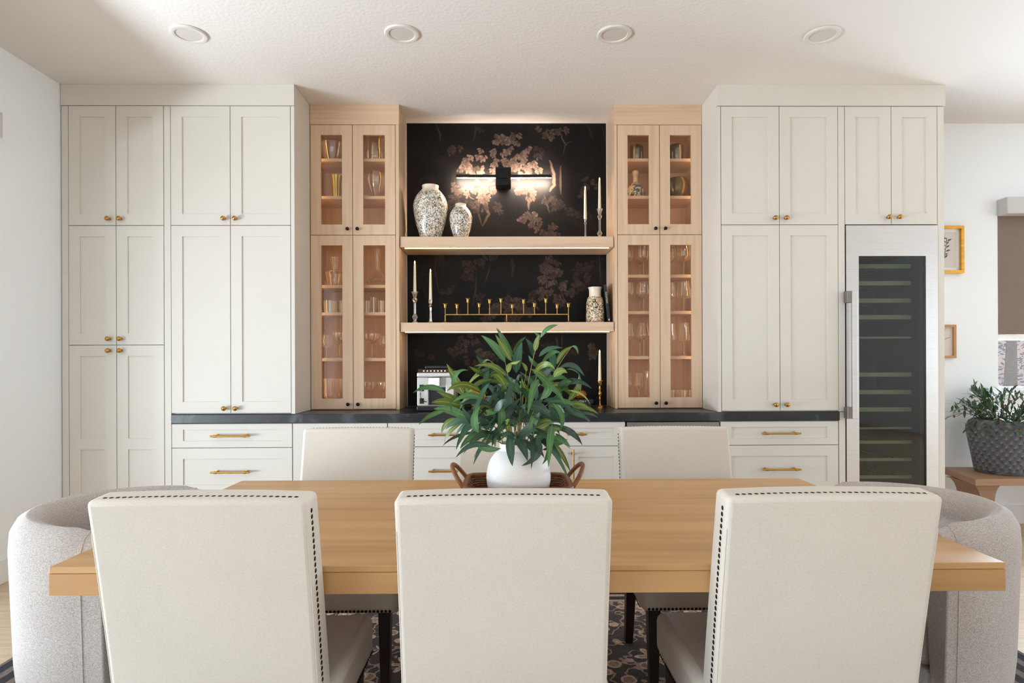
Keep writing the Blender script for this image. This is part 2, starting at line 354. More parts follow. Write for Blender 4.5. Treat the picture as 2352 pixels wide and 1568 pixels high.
# ------------------------------------------------------------------ mesh helpers
class MB:
    def __init__(s): s.v = []; s.f = []; s.uv = None; s.col = None
    def box(s, x0, x1, y0, y1, z0, z1):
        n = len(s.v)
        s.v += [(x0, y0, z0), (x1, y0, z0), (x1, y1, z0), (x0, y1, z0), (x0, y0, z1), (x1, y0, z1), (x1, y1, z1), (x0, y1, z1)]
        s.f += [tuple(n + i for i in q) for q in ((0, 3, 2, 1), (4, 5, 6, 7), (0, 1, 5, 4), (1, 2, 6, 5), (2, 3, 7, 6), (3, 0, 4, 7))]
        return s
    def hexa(s, pts):
        n = len(s.v); s.v += [tuple(p) for p in pts]
        s.f += [tuple(n + i for i in q) for q in ((0, 3, 2, 1), (4, 5, 6, 7), (0, 1, 5, 4), (1, 2, 6, 5), (2, 3, 7, 6), (3, 0, 4, 7))]
        return s
    def lathe(s, prof, c=(0, 0, 0), n=32, axis='z', caps=True):
        "prof: list of (radius, height) from bottom to top"
        b = len(s.v)
        for (r, h) in prof:
            for k in range(n):
                a = 2 * PI * k / n
                p = (r * math.cos(a), r * math.sin(a), h)
                if axis == 'y': p = (p[0], -p[2], p[1])
                elif axis == 'x': p = (p[2], p[0], p[1])
                s.v.append((p[0] + c[0], p[1] + c[1], p[2] + c[2]))
        for i in range(len(prof) - 1):
            for k in range(n):
                s.f.append((b + i * n + k, b + i * n + (k + 1) % n, b + (i + 1) * n + (k + 1) % n, b + (i + 1) * n + k))
        if caps:
            if prof[0][0] > 1e-6: s.f.append(tuple(b + k for k in reversed(range(n))))
            if prof[-1][0] > 1e-6: s.f.append(tuple(b + (len(prof) - 1) * n + k for k in range(n)))
        return s
    def tube(s, pts, rad, n=8, closed=False):
        pts = [Vector(p) for p in pts]; b = len(s.v); m = len(pts)
        if not isinstance(rad, (list, tuple)): rad = [rad] * m
        ref = None
        for i, p in enumerate(pts):
            if closed: t = pts[(i + 1) % m] - pts[i - 1]
            else: t = (pts[min(i + 1, m - 1)] - pts[max(i - 1, 0)])
            t.normalize()
            if ref is None: ref = Vector((0, 0, 1)) if abs(t.z) < 0.9 else Vector((1, 0, 0))
            u = t.cross(ref)
            if u.length < 1e-5: u = t.orthogonal()
            u.normalize(); ref = u.cross(t).normalized(); v2 = ref
            for k in range(n):
                a = 2 * PI * k / n
                s.v.append(tuple(p + (u * math.cos(a) + v2 * math.sin(a)) * rad[i]))
        for i in range(m if closed else m - 1):
            j = (i + 1) % m
            for k in range(n):
                s.f.append((b + i * n + k, b + i * n + (k + 1) % n, b + j * n + (k + 1) % n, b + j * n + k))
        if not closed:
            s.f.append(tuple(b + k for k in reversed(range(n)))); s.f.append(tuple(b + (m - 1) * n + k for k in range(n)))
        return s
    def ball(s, c, r, n=16, m=10, sq=(1, 1, 1)):
        b = len(s.v)
        for i in range(m + 1):
            t = PI * i / m
            for k in range(n):
                a = 2 * PI * k / n
                s.v.append((c[0] + r * sq[0] * math.sin(t) * math.cos(a), c[1] + r * sq[1] * math.sin(t) * math.sin(a), c[2] - r * sq[2] * math.cos(t)))
        for i in range(m):
            for k in range(n):
                s.f.append((b + i * n + k, b + i * n + (k + 1) % n, b + (i + 1) * n + (k + 1) % n, b + (i + 1) * n + k))
        return s
    def prism(s, poly, z0, z1):
        n = len(poly); b = len(s.v)
        s.v += [(x, y, z0) for x, y in poly] + [(x, y, z1) for x, y in poly]
        s.f.append(tuple(b + k for k in reversed(range(n)))); s.f.append(tuple(b + n + k for k in range(n)))
        for k in range(n): s.f.append((b + k, b + (k + 1) % n, b + n + (k + 1) % n, b + n + k))
        return s
    def mesh(s, name):
        me = bpy.data.meshes.new(name); me.from_pydata(s.v, [], s.f); me.validate(clean_customdata=False); me.update(); return me
def obj(name, mb, m, parent=None, smooth=False, bevel=0, seg=2, loc=None, kind=None, fix=True):
    me = mb.mesh(name) if isinstance(mb, MB) else mb
    if isinstance(mb, MB) and fix:
        bm = bmesh.new(); bm.from_mesh(me)
        bmesh.ops.remove_doubles(bm, verts=bm.verts, dist=1e-6)
        bmesh.ops.recalc_face_normals(bm, faces=bm.faces); bm.to_mesh(me); bm.free()
    if isinstance(m, str): m = M[m]
    if not me.materials: me.materials.append(m)
    o = bpy.data.objects.new(name, me); C.objects.link(o)
    if smooth: me.shade_smooth()
    if smooth == 'auto' or (smooth and bevel == 0): me.set_sharp_from_angle(angle=math.radians(40))
    if bevel:
        b = o.modifiers.new('bevel', 'BEVEL'); b.width = bevel; b.segments = seg; b.limit_method = 'ANGLE'; b.angle_limit = math.radians(35)
    if parent: o.parent = parent
    if loc: o.location = loc
    if kind: o['kind'] = kind
    return o
def tag(o, label, cat, group=None, kind=None):
    o['label'] = label; o['category'] = cat
    if group: o['group'] = group
    if kind: o['kind'] = kind
    return o
def thing(name, label, cat, loc=(0, 0, 0), rz=0, group=None):
    o = bpy.data.objects.new(name, None); C.objects.link(o); o.empty_display_size = 0.05
    o.location = loc; o.rotation_euler = (0, 0, rz); tag(o, label, cat, group); return o
def struct(name, mb, m, **k):
    o = obj(name, mb, m, **k); o['kind'] = 'structure'; return o
def copytree(o, parent=None):
    c = o.copy(); C.objects.link(c); c.parent = parent
    for ch in [x for x in o.children]: copytree(ch, c)
    return c
def text_mesh(s, size, name, extr=0.0004, shear=0.0, align='CENTER'):
    cu = bpy.data.curves.new(name, 'FONT'); cu.body = s; cu.size = size; cu.extrude = extr; cu.shear = shear
    cu.align_x = align; cu.align_y = 'CENTER'; cu.resolution_u = 2
    t = bpy.data.objects.new(name, cu); C.objects.link(t)
    dg = bpy.context.evaluated_depsgraph_get(); me = bpy.data.meshes.new_from_object(t.evaluated_get(dg))
    bpy.data.objects.remove(t); bpy.data.curves.remove(cu); me.name = name; me.materials.clear(); return me

# ------------------------------------------------------------------ the room
YT, YG, YB, H = 3.965, 4.275, 4.610, 3.05
XL, XR, YR = -2.87, 7.0, -4.5
struct('ceiling', MB().box(XL - .2, XR + .2, YR - .2, YB + .2, H, H + .15), 'ceiling_paint')
fl = struct('floor', MB().box(XL - .2, XR + .2, YR - .2, YB + .2, -.12, -.016), 'toe_dark')
plank_meshes = {}
for row in range(int((YB - YR) / 0.19) + 1):
    y0 = YR + row * 0.19; y1 = min(y0 + 0.19, YB); x = XL - rnd.uniform(0, 1.6)
    while x < XR:
        x1 = x + 2.0; a, b = max(x, XL), min(x1, XR); x = x1
        if b - a < 0.02: continue
        key = (round(b - a, 3), round(y1 - y0, 3))
        if key not in plank_meshes:
            plank_meshes[key] = MB().box(0.0008, b - a - .0008, .0008, y1 - y0 - .0008, -.016, 0).mesh('plank')
        obj('plank', plank_meshes[key], 'floor_oak', fl, loc=(a, y0, 0))
# left wall with the patio window
wl = MB()
WY0, WY1, WZ0, WZ1 = -2.10, 3.33, 0.25, 2.52
wl.box(XL - .15, XL, YR, WY0, 0, H).box(XL - .15, XL, WY1, YB, 0, H).box(XL - .15, XL, WY0, WY1, 0, WZ0).box(XL - .15, XL, WY0, WY1, WZ1, H)
struct('wall_left', wl, 'wall_paint')
wr = MB(); RY0, RY1, RZ1 = -1.7, 2.5, 2.5
wr.box(XR, XR + .15, YR, RY0, 0, H).box(XR, XR + .15, RY1, YB, 0, H).box(XR, XR + .15, RY0, RY1, RZ1, H)
struct('wall_right', wr, 'wall_paint')
wk = MB(); KX0, KX1 = -2.4, 2.4
wk.box(XL, KX0, YR - .15, YR, 0, H).box(KX1, XR, YR - .15, YR, 0, H).box(KX0, KX1, YR - .15, YR, 2.5, H).box(KX0, KX1, YR - .15, YR, 0, .5)
struct('wall_front', wk, 'wall_paint')
GX0, GX1, GZ0, GZ1 = 3.755, 5.15, 0.99, 2.44
wb = MB()
wb.box(XL, GX0, YB, YB + .15, 0, H).box(GX1, XR, YB, YB + .15, 0, H).box(GX0, GX1, YB, YB + .15, 0, GZ0).box(GX0, GX1, YB, YB + .15, GZ1, H)
wall_back = struct('wall_back', wb, 'wall_paint')
def bboard(name, mb): struct(name, mb, 'white_trim', bevel=0.004)
bboard('baseboard_left', MB().box(XL, XL + .016, WY1, YT, 0, .14))
bboard('baseboard_back', MB().box(2.90, XR, YB - .016, YB, 0, .14))
bboard('baseboard_right', MB().box(XR - .016, XR, RY1, YB - .02, 0, .14))
def window(name, plane, a0, a1, z0, z1, p, mull, rails, depth=0.06):
    "frame members and panes of one window; plane 'x' (side walls) or 'y'"
    fr = MB(); T = 0.05
    def bx(a, b, c, d):
        if plane == 'y': fr.box(a, b, p, p + depth, c, d)
        else: fr.box(p, p + depth, a, b, c, d)
    bx(a0, a0 + T, z0, z1); bx(a1 - T, a1, z0, z1); bx(a0 + T, a1 - T, z1 - T, z1); bx(a0 + T, a1 - T, z0, z0 + T)
    for m_ in mull: bx(m_ - .03, m_ + .03, z0 + T, z1 - T)
    for r_ in rails: bx(a0 + T, a1 - T, r_ - .02, r_ + .02)
    o = struct(name, fr, 'white_trim')
    cuts = [a0 + T] + [k for m_ in mull for k in (m_ - .03, m_ + .03)] + [a1 - T]
    for i in range(0, len(cuts), 2):
        pm = MB()
        if plane == 'y': pm.box(cuts[i], cuts[i + 1], p + depth * .5 - .002, p + depth * .5 + .002, z0 + T, z1 - T)
        else: pm.box(p + depth * .5 - .002, p + depth * .5 + .002, cuts[i], cuts[i + 1], z0 + T, z1 - T)
        obj('pane', pm, 'window_glass', o)
    return o
window('window_1', 'x', WY0, WY1, WZ0, WZ1, XL - .11, [-.29, 1.52], [])
window('window_2', 'y', GX0, GX1, GZ0, GZ1, YB + .06, [4.45], [1.422])
window('window_3', 'y', KX0, KX1, .5, 2.5, YR - .11, [-.8, .8], [])
window('door_1', 'x', RY0, RY1, 0, 2.5, XR + .05, [0.4], [])
struct('trim_1', MB().box(GX0 - .03, GX1 + .03, YB - .03, YB + .06, GZ0 - .03, GZ0), 'white_trim', bevel=0.003)
# outside
struct('garden_ground', MB().box(-14, 16, -16, 16, -.3, -.14), 'garden_ground')
struct('garden_wall', MB().box(1.5, 12, 8.6, 8.8, -.14, 3.4), 'garden_wall')
# garden tree seen through the window
tr = thing('garden_tree', 'hazy grey-green tree against pink wall outside the right window', 'tree', (6.66, 7.4, -.14))
tm = MB().tube([(-.5, 0, 0), (-.48, 0, 1.0), (-.42, .05, 1.7), (-.35, 0, 2.2)], [.09, .07, .05, .03]); obj('trunk', tm, 'stem_brown', tr, smooth=True)
lm = MB(); q = random.Random(3)
for k in range(1500):
    c = Vector((q.gauss(-.28, .22), q.gauss(0, .25), q.uniform(.7, 2.6)))
    a = Vector((q.gauss(0, 1), q.gauss(0, 1), q.gauss(0, 1))).normalized() * .032; b_ = a.orthogonal().normalized() * .014
    n = len(lm.v); lm.v += [tuple(c - a), tuple(c + b_), tuple(c + a), tuple(c - b_)]; lm.f.append((n, n + 1, n + 2, n + 3))
obj('foliage', lm, 'tree_leaf', tr, kind='stuff', fix=False)

# ------------------------------------------------------------------ cabinetry
def grid_panel(xs, zs, recessed, y, th=0.02, rec=0.008, hole=False):
    "slab in the xz plane, front at y, whose cells (i,j) in recessed sink back by rec (or are open)"
    mb = MB()
    def quad(*p):
        n = len(mb.v); mb.v += p; mb.f.append((n, n + 1, n + 2, n + 3))
    for i in range(len(xs) - 1):
        for j in range(len(zs) - 1):
            a, b, c, d = xs[i], xs[i + 1], zs[j], zs[j + 1]
            R = (i, j) in recessed
            if R and hole: continue
            yy = y + (rec if R else 0)
            quad((a, yy, c), (b, yy, c), (b, yy, d), (a, yy, d))
            quad((a, y + th, c), (a, y + th, d), (b, y + th, d), (b, y + th, c))
    for (i, j) in recessed:
        a, b, c, d = xs[i], xs[i + 1], zs[j], zs[j + 1]; e = y + (th if hole else rec)
        quad((a, y, c), (a, e, c), (a, e, d), (a, y, d)); quad((b, y, c), (b, y, d), (b, e, d), (b, e, c))
        quad((a, y, c), (b, y, c), (b, e, c), (a, e, c)); quad((a, y, d), (a, e, d), (b, e, d), (b, y, d))
    a, b, c, d = xs[0], xs[-1], zs[0], zs[-1]; e = y + th
    quad((a, y, c), (a, y, d), (a, e, d), (a, e, c)); quad((b, y, c), (b, e, c), (b, e, d), (b, y, d))
    quad((a, y, c), (a, e, c), (b, e, c), (b, y, c)); quad((a, y, d), (b, y, d), (b, e, d), (a, e, d))
    return mb
def knob_mesh(rad, stand):
    return MB().lathe([(.008, -.001), (.008, .002), (.006, stand * .4), (.0065, stand * .55), (rad * .8, stand * .75), (rad, stand + .004), (rad * .93, stand + rad * .55), (rad * .6, stand + rad * .9), (0, stand + rad)], axis='y', n=20)
KN = {'brass': knob_mesh(.0155, .022).mesh('knob'), 'black_metal': knob_mesh(.0125, .018).mesh('knob')}
for k_, me_ in KN.items(): me_.materials.append(M[k_]); me_.shade_smooth()
G = 0.0022
def door(par, x0, x1, z0, z1, y, m='cabinet_paint', knob=None, km='brass', st=.07, mid=None, glass=False, name='door', pull=None):
    x0 += G; x1 -= G; z0 += G; z1 -= G
    xs = [x0, x0 + st, x1 - st, x1]; zs = [z0, z0 + .072, z1 - .069, z1]; rec = {(1, 1)}
    if mid: zs = [z0, z0 + .072, mid[0], mid[1], z1 - .069, z1]; rec = {(1, 1), (1, 3)}
    if name == 'drawer' and z1 - z0 < .25: zs = [z0, z0 + .042, z1 - .036, z1]
    d = obj(name, grid_panel(xs, zs, rec, y, hole=glass), m, par)
    if glass:
        obj('pane', MB().box(xs[1] + .0005, xs[2] - .0005, y + .009, y + .012, zs[1] + .0005, zs[2] - .0005), 'door_glass', d)
    if knob:
        k = bpy.data.objects.new('knob', KN[km]); C.objects.link(k); k.parent = d; k.location = (knob[0], y, knob[1])
    if pull: bar_pull(d, pull[0], y, pull[1], vertical=pull[2])
    return d
def bar_pull(par, x, y, z, vertical=False, L=.25):
    mb = MB(); s = L / 2; o = -.034
    def P(a, dy, db=0): return (x + (0 if vertical else a), y + dy, z + (a if vertical else 0))
    mb.tube([P(-s, o), P(-s + .012, o), P(-s + .0125, o), P(s - .0125, o), P(s - .012, o), P(s, o)], [.0055, .0055, .0062, .0062, .0055, .0055], 12)
    for a in (-s + .03, s - .03):
        mb.tube([P(a, .001), P(a, -.003), P(a, -.004), P(a, o)], [.011, .011, .0065, .0065], 12)
        mb.tube([P(a - .008, o), P(a + .008, o)], .0085, 12)
    obj('pull', mb, 'brass', par, smooth=True)

ZD1, ZD2, ZC, ZC2 = 2.911, 2.137, 0.914, 0.8575
ZB = 0.105
# pantry, left
t = thing('pantry_cabinet', 'tall off-white pantry cabinet with six brass-knobbed doors against the left wall', 'cabinet')
obj('body', MB().box(-2.862, -2.184, YT + .022, YB - .002, ZB, 3.048), 'cabinet_paint', t)
obj('face_frame', MB().box(-2.862, -2.821, YT + .001, YT + .021, ZB, ZD1 - .002), 'cabinet_paint', t)
obj('face_frame', MB().box(-2.205, -2.164, YT + .001, YT + .021, ZB, ZD1 - .002), 'cabinet_paint', t)
obj('toe_kick', MB().box(-2.862, -2.184, YT + .08, YT + .10, 0.001, ZB), 'toe_dark', t)
for z0, z1, kz, mid in ((ZD2, ZD1, 2.178, None), (1.365, ZD2, 1.405, None), (ZB + .01, 1.365, 1.329, (.691, .761))):
    door(t, -2.819, -2.5135, z0, z1, YT, knob=(-2.556, kz), mid=mid); door(t, -2.5135, -2.207, z0, z1, YT, knob=(-2.482, kz), mid=mid)
# left upper cabinet on the counter
t = thing('upper_cabinet', 'off-white four-door cabinet on the counter between pantry and left glass cabinet', 'cabinet', group='painted cabinets standing on the counter')
obj('body', MB().box(-2.180, -1.365, YT + .022, YB - .002, ZC + .002, 3.048), 'cabinet_paint', t)
obj('end_panel', MB().box(-1.388, -1.365, YT, YT + .021, ZC + .002, ZD1 - .002), 'cabinet_paint', t)
for z0, z1, kz in ((ZD2, ZD1, 2.178), (ZC + .008, ZD2, .954)):
    door(t, -2.162, -1.779, z0, z1, YT, knob=(-1.815, kz)); door(t, -1.779, -1.390, z0, z1, YT, knob=(-1.741, kz))
# right upper cabinet
t = thing('upper_cabinet', 'off-white four-door cabinet on the counter between right glass cabinet and wine fridge', 'cabinet', group='painted cabinets standing on the counter')
obj('body', MB().box(1.387, 2.198, YT + .022, YB - .002, ZC + .002, 3.048), 'cabinet_paint', t)
obj('end_panel', MB().box(1.387, 1.408, YT, YT + .021, ZC + .002, ZD1 - .002), 'cabinet_paint', t)
for z0, z1, kz in ((ZD2, ZD1, 2.178), (ZC + .008, ZD2, .963)):
    door(t, 1.410, 1.793, z0, z1, YT, knob=(1.757, kz)); door(t, 1.793, 2.178, z0, z1, YT, knob=(1.830, kz))
obj('face_frame', MB().box(2.180, 2.222, YT + .001, YT + .021, ZC + .002, ZD1 - .002), 'cabinet_paint', t)
# cabinet over the wine fridge
t = thing('bridge_cabinet', 'off-white two-door cabinet mounted above the wine fridge', 'cabinet')
obj('body', MB().box(2.202, 2.877, YT + .022, YB - .002, ZD2 + .004, 3.048), 'cabinet_paint', t)
door(t, 2.224, 2.529, ZD2, ZD1, YT, knob=(2.502, 2.183)); door(t, 2.529, 2.833, ZD2, ZD1, YT, knob=(2.572, 2.183))
obj('end_panel', MB().box(2.835, 2.877, YT + .0, YB - .002, 0.002, ZD1 - .002), 'cabinet_paint', t)
# fillers to the ceiling
struct('trim_2', MB().box(-2.866, -1.365, YT - .002, YT + .021, ZD1 + .002, 3.0495), 'cabinet_paint')
struct('trim_3', MB().box(1.387, 2.884, YT - .006, YT + .021, ZD1 + .002, 3.0495), 'cabinet_paint')
struct('trim_4', MB().box(-1.362, -.741, YG, YG + .0215, 2.911, 3.0495), 'niche_oak_flat')
struct('trim_5', MB().box(.767, 1.385, YG, YG + .0215, 2.911, 3.0495), 'niche_oak_flat')
# glass cabinets
GLASS_SHELVES = {'L': [2.689, 2.424, 1.795, 1.601, 1.277], 'R': [2.689, 2.424, az(631, YG + .05), az(715, YG + .05), az(819, YG + .05)]}
def glass_cabinet(x0, x1, filler, xm, side, label, kx):
    t = thing('glass_cabinet', label, 'cabinet', group='glazed oak cabinets on the counter')
    y = YG + .022; z0, z1 = ZC + .002, 3.048
    cb = MB().box(x0, x0 + .018, y, YB - .003, z0, z1).box(x1 - .018, x1, y, YB - .003, z0, z1)
    cb.box(x0 + .018, x1 - .018, YB - .015, YB - .003, z0, z1)
    cb.box(x0 + .018, x1 - .018, y, YB - .015, 2.905, z1).box(x0 + .018, x1 - .018, y, YB - .015, z0, z0 + .02)
    cb.box(x0 + .018, x1 - .018, y, YB - .015, ZD2 - .012, ZD2 + .012)
    obj('body', cb, 'niche_oak', t)
    for z in GLASS_SHELVES[side]:
        obj('shelf', MB().box(x0 + .019, x1 - .019, YG + .05, YB - .016, z - .021, z), 'niche_oak_flat', t)
    obj('stile', MB().box(filler[0], filler[1], YG, y - .0005, z0, 2.909), 'niche_oak', t)
    for za, zb, kz in ((ZD2, 2.909, 2.178), (ZC + .006, ZD2, .955)):
        door(t, kx[0], xm, za, zb, YG, 'niche_oak', (xm - .033, kz), 'black_metal', glass=True, st=.071)
        door(t, xm, kx[1], za, zb, YG, 'niche_oak', (xm + .036, kz), 'black_metal', glass=True, st=.071)
    # warm led strips up both inside corners behind the door frames
    for xx in (x0 + .045, x1 - .050):
        for za, zb in ((ZC + .03, ZD2 - .02), (ZD2 + .02, 2.895)):
            obj('led_strip', MB().box(xx - .0015, xx + .0015, YG + .0225, YG + .026, za, zb), 'led_cabinet', t)
    return t
glass_cabinet(-1.363, -.743, (-.765, -.743), -1.0665, 'L', 'glazed oak cabinet of clear glassware left of the dark wallpaper', (-1.361, -.767))
glass_cabinet(.769, 1.385, (.769, .787), 1.0875, 'R', 'glazed oak cabinet of wine glasses right of the dark wallpaper', (.789, 1.384))
# counter
obj_c = obj('countertop', MB().box(-2.160, 2.180, YT - .010, YB - .001, ZC2, ZC), 'soapstone', bevel=0.003)
tag(obj_c, 'long black stone countertop running under the upper cabinets', 'countertop')
# base cabinets
def base(name, label, x0, x1, group='base cabinets under the black countertop'):
    t = thing(name, label, 'cabinet', group=group)
    obj('body', MB().box(x0 + .001, x1 - .001, YT + .022, YB - .002, ZB, ZC2 - .002), 'cabinet_paint', t)
    obj('toe_kick', MB().box(x0 + .001, x1 - .001, YT + .08, YT + .10, .001, ZB), 'toe_dark', t)
    return t
def drawers(t, x0, x1):
    xm = (x0 + x1) / 2
    for z0, z1, pz in ((.698, ZC2 - .003, .777), (.385, .698, .543), (ZB + .005, .385, .235)):
        door(t, x0, x1, z0, z1, YT, name='drawer', pull=(xm, pz, False))
t = base('drawer_cabinet', 'base drawer unit at the left end of the counter beside the pantry', -2.161, -1.384); drawers(t, -2.161, -1.384)
t = base('door_cabinet', 'single-door base cabinet behind the left far dining chair', -1.384, -.769); door(t, -1.382, -.769, ZB + .005, ZC2 - .003, YT, pull=(-.81, .70, True))
t = base('drawer_cabinet', 'base drawer unit left of centre, beneath the coffee machine', -.769, .017); drawers(t, -.767, .017)
t = base('sink_cabinet', 'base unit with one wide drawer over two doors, right of the white vase', .017, .779)
door(t, .017, .779, .698, ZC2 - .003, YT, name='drawer', pull=(.398, .777, False))
door(t, .017, .398, ZB + .005, .698, YT, pull=(.36, .555, True)); door(t, .398, .779, ZB + .005, .698, YT, pull=(.437, .555, True))
t = thing('undercounter_fridge', 'stainless steel appliance front under the counter behind the right far chair', 'appliance')
obj('body', MB().box(.786, 1.394, YT + .03, YB - .002, .02, ZC2 - .002), 'toe_dark', t)
obj('door', MB().box(.789, 1.391, YT, YT + .028, ZB, ZC2 - .006), 'steel_dark', t, bevel=.003)
obj('handle', MB().tube([(.86, YT - .04, .76), (1.32, YT - .04, .76)], .011, 12).tube([(.9, YT + .001, .76), (.9, YT - .04, .76)], .008).tube([(1.28, YT + .001, .76), (1.28, YT - .04, .76)], .008), 'steel', t, smooth=True)
obj('toe_kick', MB().box(.789, 1.391, YT + .05, YT + .07, .001, .10), 'toe_dark', t)
t = base('drawer_cabinet', 'base drawer unit at the right end of the counter beside the wine fridge', 1.399, 2.200); drawers(t, 1.401, 2.176)
obj('face_frame', MB().box(2.181, 2.222, YT + .001, YT + .021, ZB, ZC - .002), 'cabinet_paint', t)
# wine fridge
t = thing('wine_fridge', 'tall stainless wine fridge with dark glass door under two cabinet doors', 'fridge')
fx0, fx1, fz0, fz1 = 2.228, 2.832, .11, 2.132
gx0, gx1, gz0, gz1 = 2.311, 2.753, .30, 1.931
fb = MB().box(fx0, fx0 + .03, YT + .04, YB - .01, .02, fz1).box(fx1 - .03, fx1, YT + .04, YB - .01, .02, fz1)
fb.box(fx0 + .03, fx1 - .03, YB - .03, YB - .01, .02, fz1).box(fx0 + .03, fx1 - .03, YT + .04, YB - .03, fz1 - .1, fz1).box(fx0 + .03, fx1 - .03, YT + .04, YB - .03, .02, .2)
obj('body', fb, 'fridge_inside', t)
dr = obj('door', grid_panel([fx0, gx0, gx1, fx1], [fz0, gz0, gz1, fz1], {(1, 1)}, YT - .004, th=.04, hole=True), 'steel', t)
obj('pane', MB().box(gx0 + .001, gx1 - .001, YT + .006, YT + .012, gz0 + .001, gz1 - .001), 'fridge_glass', dr)
obj('gasket', grid_panel([gx0 + .002, gx0 + .004, gx1 - .03, gx1 - .002], [gz0 + .002, gz0 + .02, gz1 - .012, gz1 - .002], {(1, 1)}, YT + .016, th=.016, hole=True), 'black_plastic', dr)
hx = ax(1958, YT - .06)
hz0, hz1 = az(962, YT - .06, 1958), az(667, YT - .06, 1958)
hb = MB().box(hx - .002, hx + .033, YT - .066, YT - .046, hz0, hz1)
ho = obj('handle', hb, 'steel', dr, bevel=.003)
for za in (hz0, hz1 - .075): obj('bracket', MB().box(hx - .026, hx + .018, YT - .0455, YT - .0045, za, za + .075), 'steel_dark', ho, bevel=.003)
for py, th in ((611, .028), (650, .028), (690, .028), (728, .028), (775, .012), (860, .028), (900, .028), (940, .028), (983, .012), (1015, .02), (1055, .02), (1095, .02), (1135, .02), (1175, .02)):
    z = az(py, YT + .09, 2050)
    rk = MB().box(gx0 - .02, gx1 - .035, YT + .09, YT + .105, z - th / 2, z + th / 2)
    ro = obj('rack', rk, 'rack_front', t)
    wires = MB()
    for k in range(7):
        xx = gx0 + .03 + k * .056; wires.tube([(xx, YT + .106, z), (xx, YB - .06, z)], .003, 6)
    obj('wires', wires, 'steel_dark', ro, kind='stuff')

# ------------------------------------------------------------------ wallpaper and niche
NX0, NX1 = -.740, .766
wp = obj('wallpaper', MB().box(NX0, NX1, YB - .0015, YB - .0002, ZC + .001, H - .001), 'wallpaper_dark', wall_back)
wp['label'] = 'near-black wallpaper printed with brown oak foliage'
pr = MB(); pr.col = []; q = random.Random(11)
def ink(v, f, cols):
    n = len(pr.v); pr.v += v; pr.f += [tuple(n + i for i in ff) for ff in f]; pr.col += cols
def lobe(x, z, a, l, wd, c):
    if not NX0 + l + .004 < x < NX1 - l - .004 or z + l > H - .004: return
    y = YB - .0018 - q.random() * .0016; n = 8; ca, sa = math.cos(a), math.sin(a)
    v = [(x + ca * l * .58, y, z + sa * l * .58)]; cols = [tuple(c)]
    for k in range(n):
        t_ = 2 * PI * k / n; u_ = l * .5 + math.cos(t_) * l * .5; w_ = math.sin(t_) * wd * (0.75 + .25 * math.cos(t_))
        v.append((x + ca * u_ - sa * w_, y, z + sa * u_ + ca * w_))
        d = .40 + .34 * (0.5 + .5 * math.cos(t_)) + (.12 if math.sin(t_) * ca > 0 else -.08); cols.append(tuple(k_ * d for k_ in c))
    ink(v, [(0, 1 + k, 1 + (k + 1) % n) for k in range(n)], cols)
def oakleaf(x, z, a, s, c):
    for k in range(7):
        o_ = (k - 3) / 3; b = .75 + q.random() * .5
        lobe(x + q.gauss(0, .12) * s, z + q.gauss(0, .12) * s, a + o_ * 1.05 + q.gauss(0, .1), s * (1 - .28 * abs(o_)) * q.uniform(.85, 1.1), s * .25, [min(1, u_ * b) for u_ in c])
def cluster(px, py, r, n, br, tone=0):
    p = at(px, py, YB); r_ = r / 303
    base_c = (0.088, 0.059, 0.047) if tone == 0 else (0.085, 0.055, 0.046)
    for k in range(max(3, int(n * .8))):
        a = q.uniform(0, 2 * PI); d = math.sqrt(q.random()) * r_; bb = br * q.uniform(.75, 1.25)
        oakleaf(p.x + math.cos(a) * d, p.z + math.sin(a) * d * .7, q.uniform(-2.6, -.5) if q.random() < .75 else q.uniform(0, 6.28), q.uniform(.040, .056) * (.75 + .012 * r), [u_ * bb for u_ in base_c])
def trunk(pts, w0, br):
    P_ = [at(px, py, YB) for px, py in pts]; v = []; cols = []; m = len(P_); y = YB - .0017
    sub = []
    for i in range(m - 1):
        for k in range(4): sub.append(P_[i].lerp(P_[i + 1], k / 4) + Vector((q.gauss(0, .002), 0, 0)))
    sub.append(P_[-1])
    for i, p in enumerate(sub):
        t_ = (sub[min(i + 1, len(sub) - 1)] - sub[max(i - 1, 0)]).normalized(); nrm = Vector((t_.z, 0, -t_.x))
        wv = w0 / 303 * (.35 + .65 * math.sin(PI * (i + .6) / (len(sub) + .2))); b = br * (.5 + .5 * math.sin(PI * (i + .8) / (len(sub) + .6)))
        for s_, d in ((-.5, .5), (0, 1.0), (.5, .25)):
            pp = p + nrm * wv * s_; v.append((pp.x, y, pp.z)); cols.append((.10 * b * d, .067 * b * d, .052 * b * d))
    f = []
    for i in range(len(sub) - 1):
        for k in range(2): f.append((i * 3 + k, i * 3 + k + 1, i * 3 + k + 4, i * 3 + k + 3))
    ink(v, f, cols)
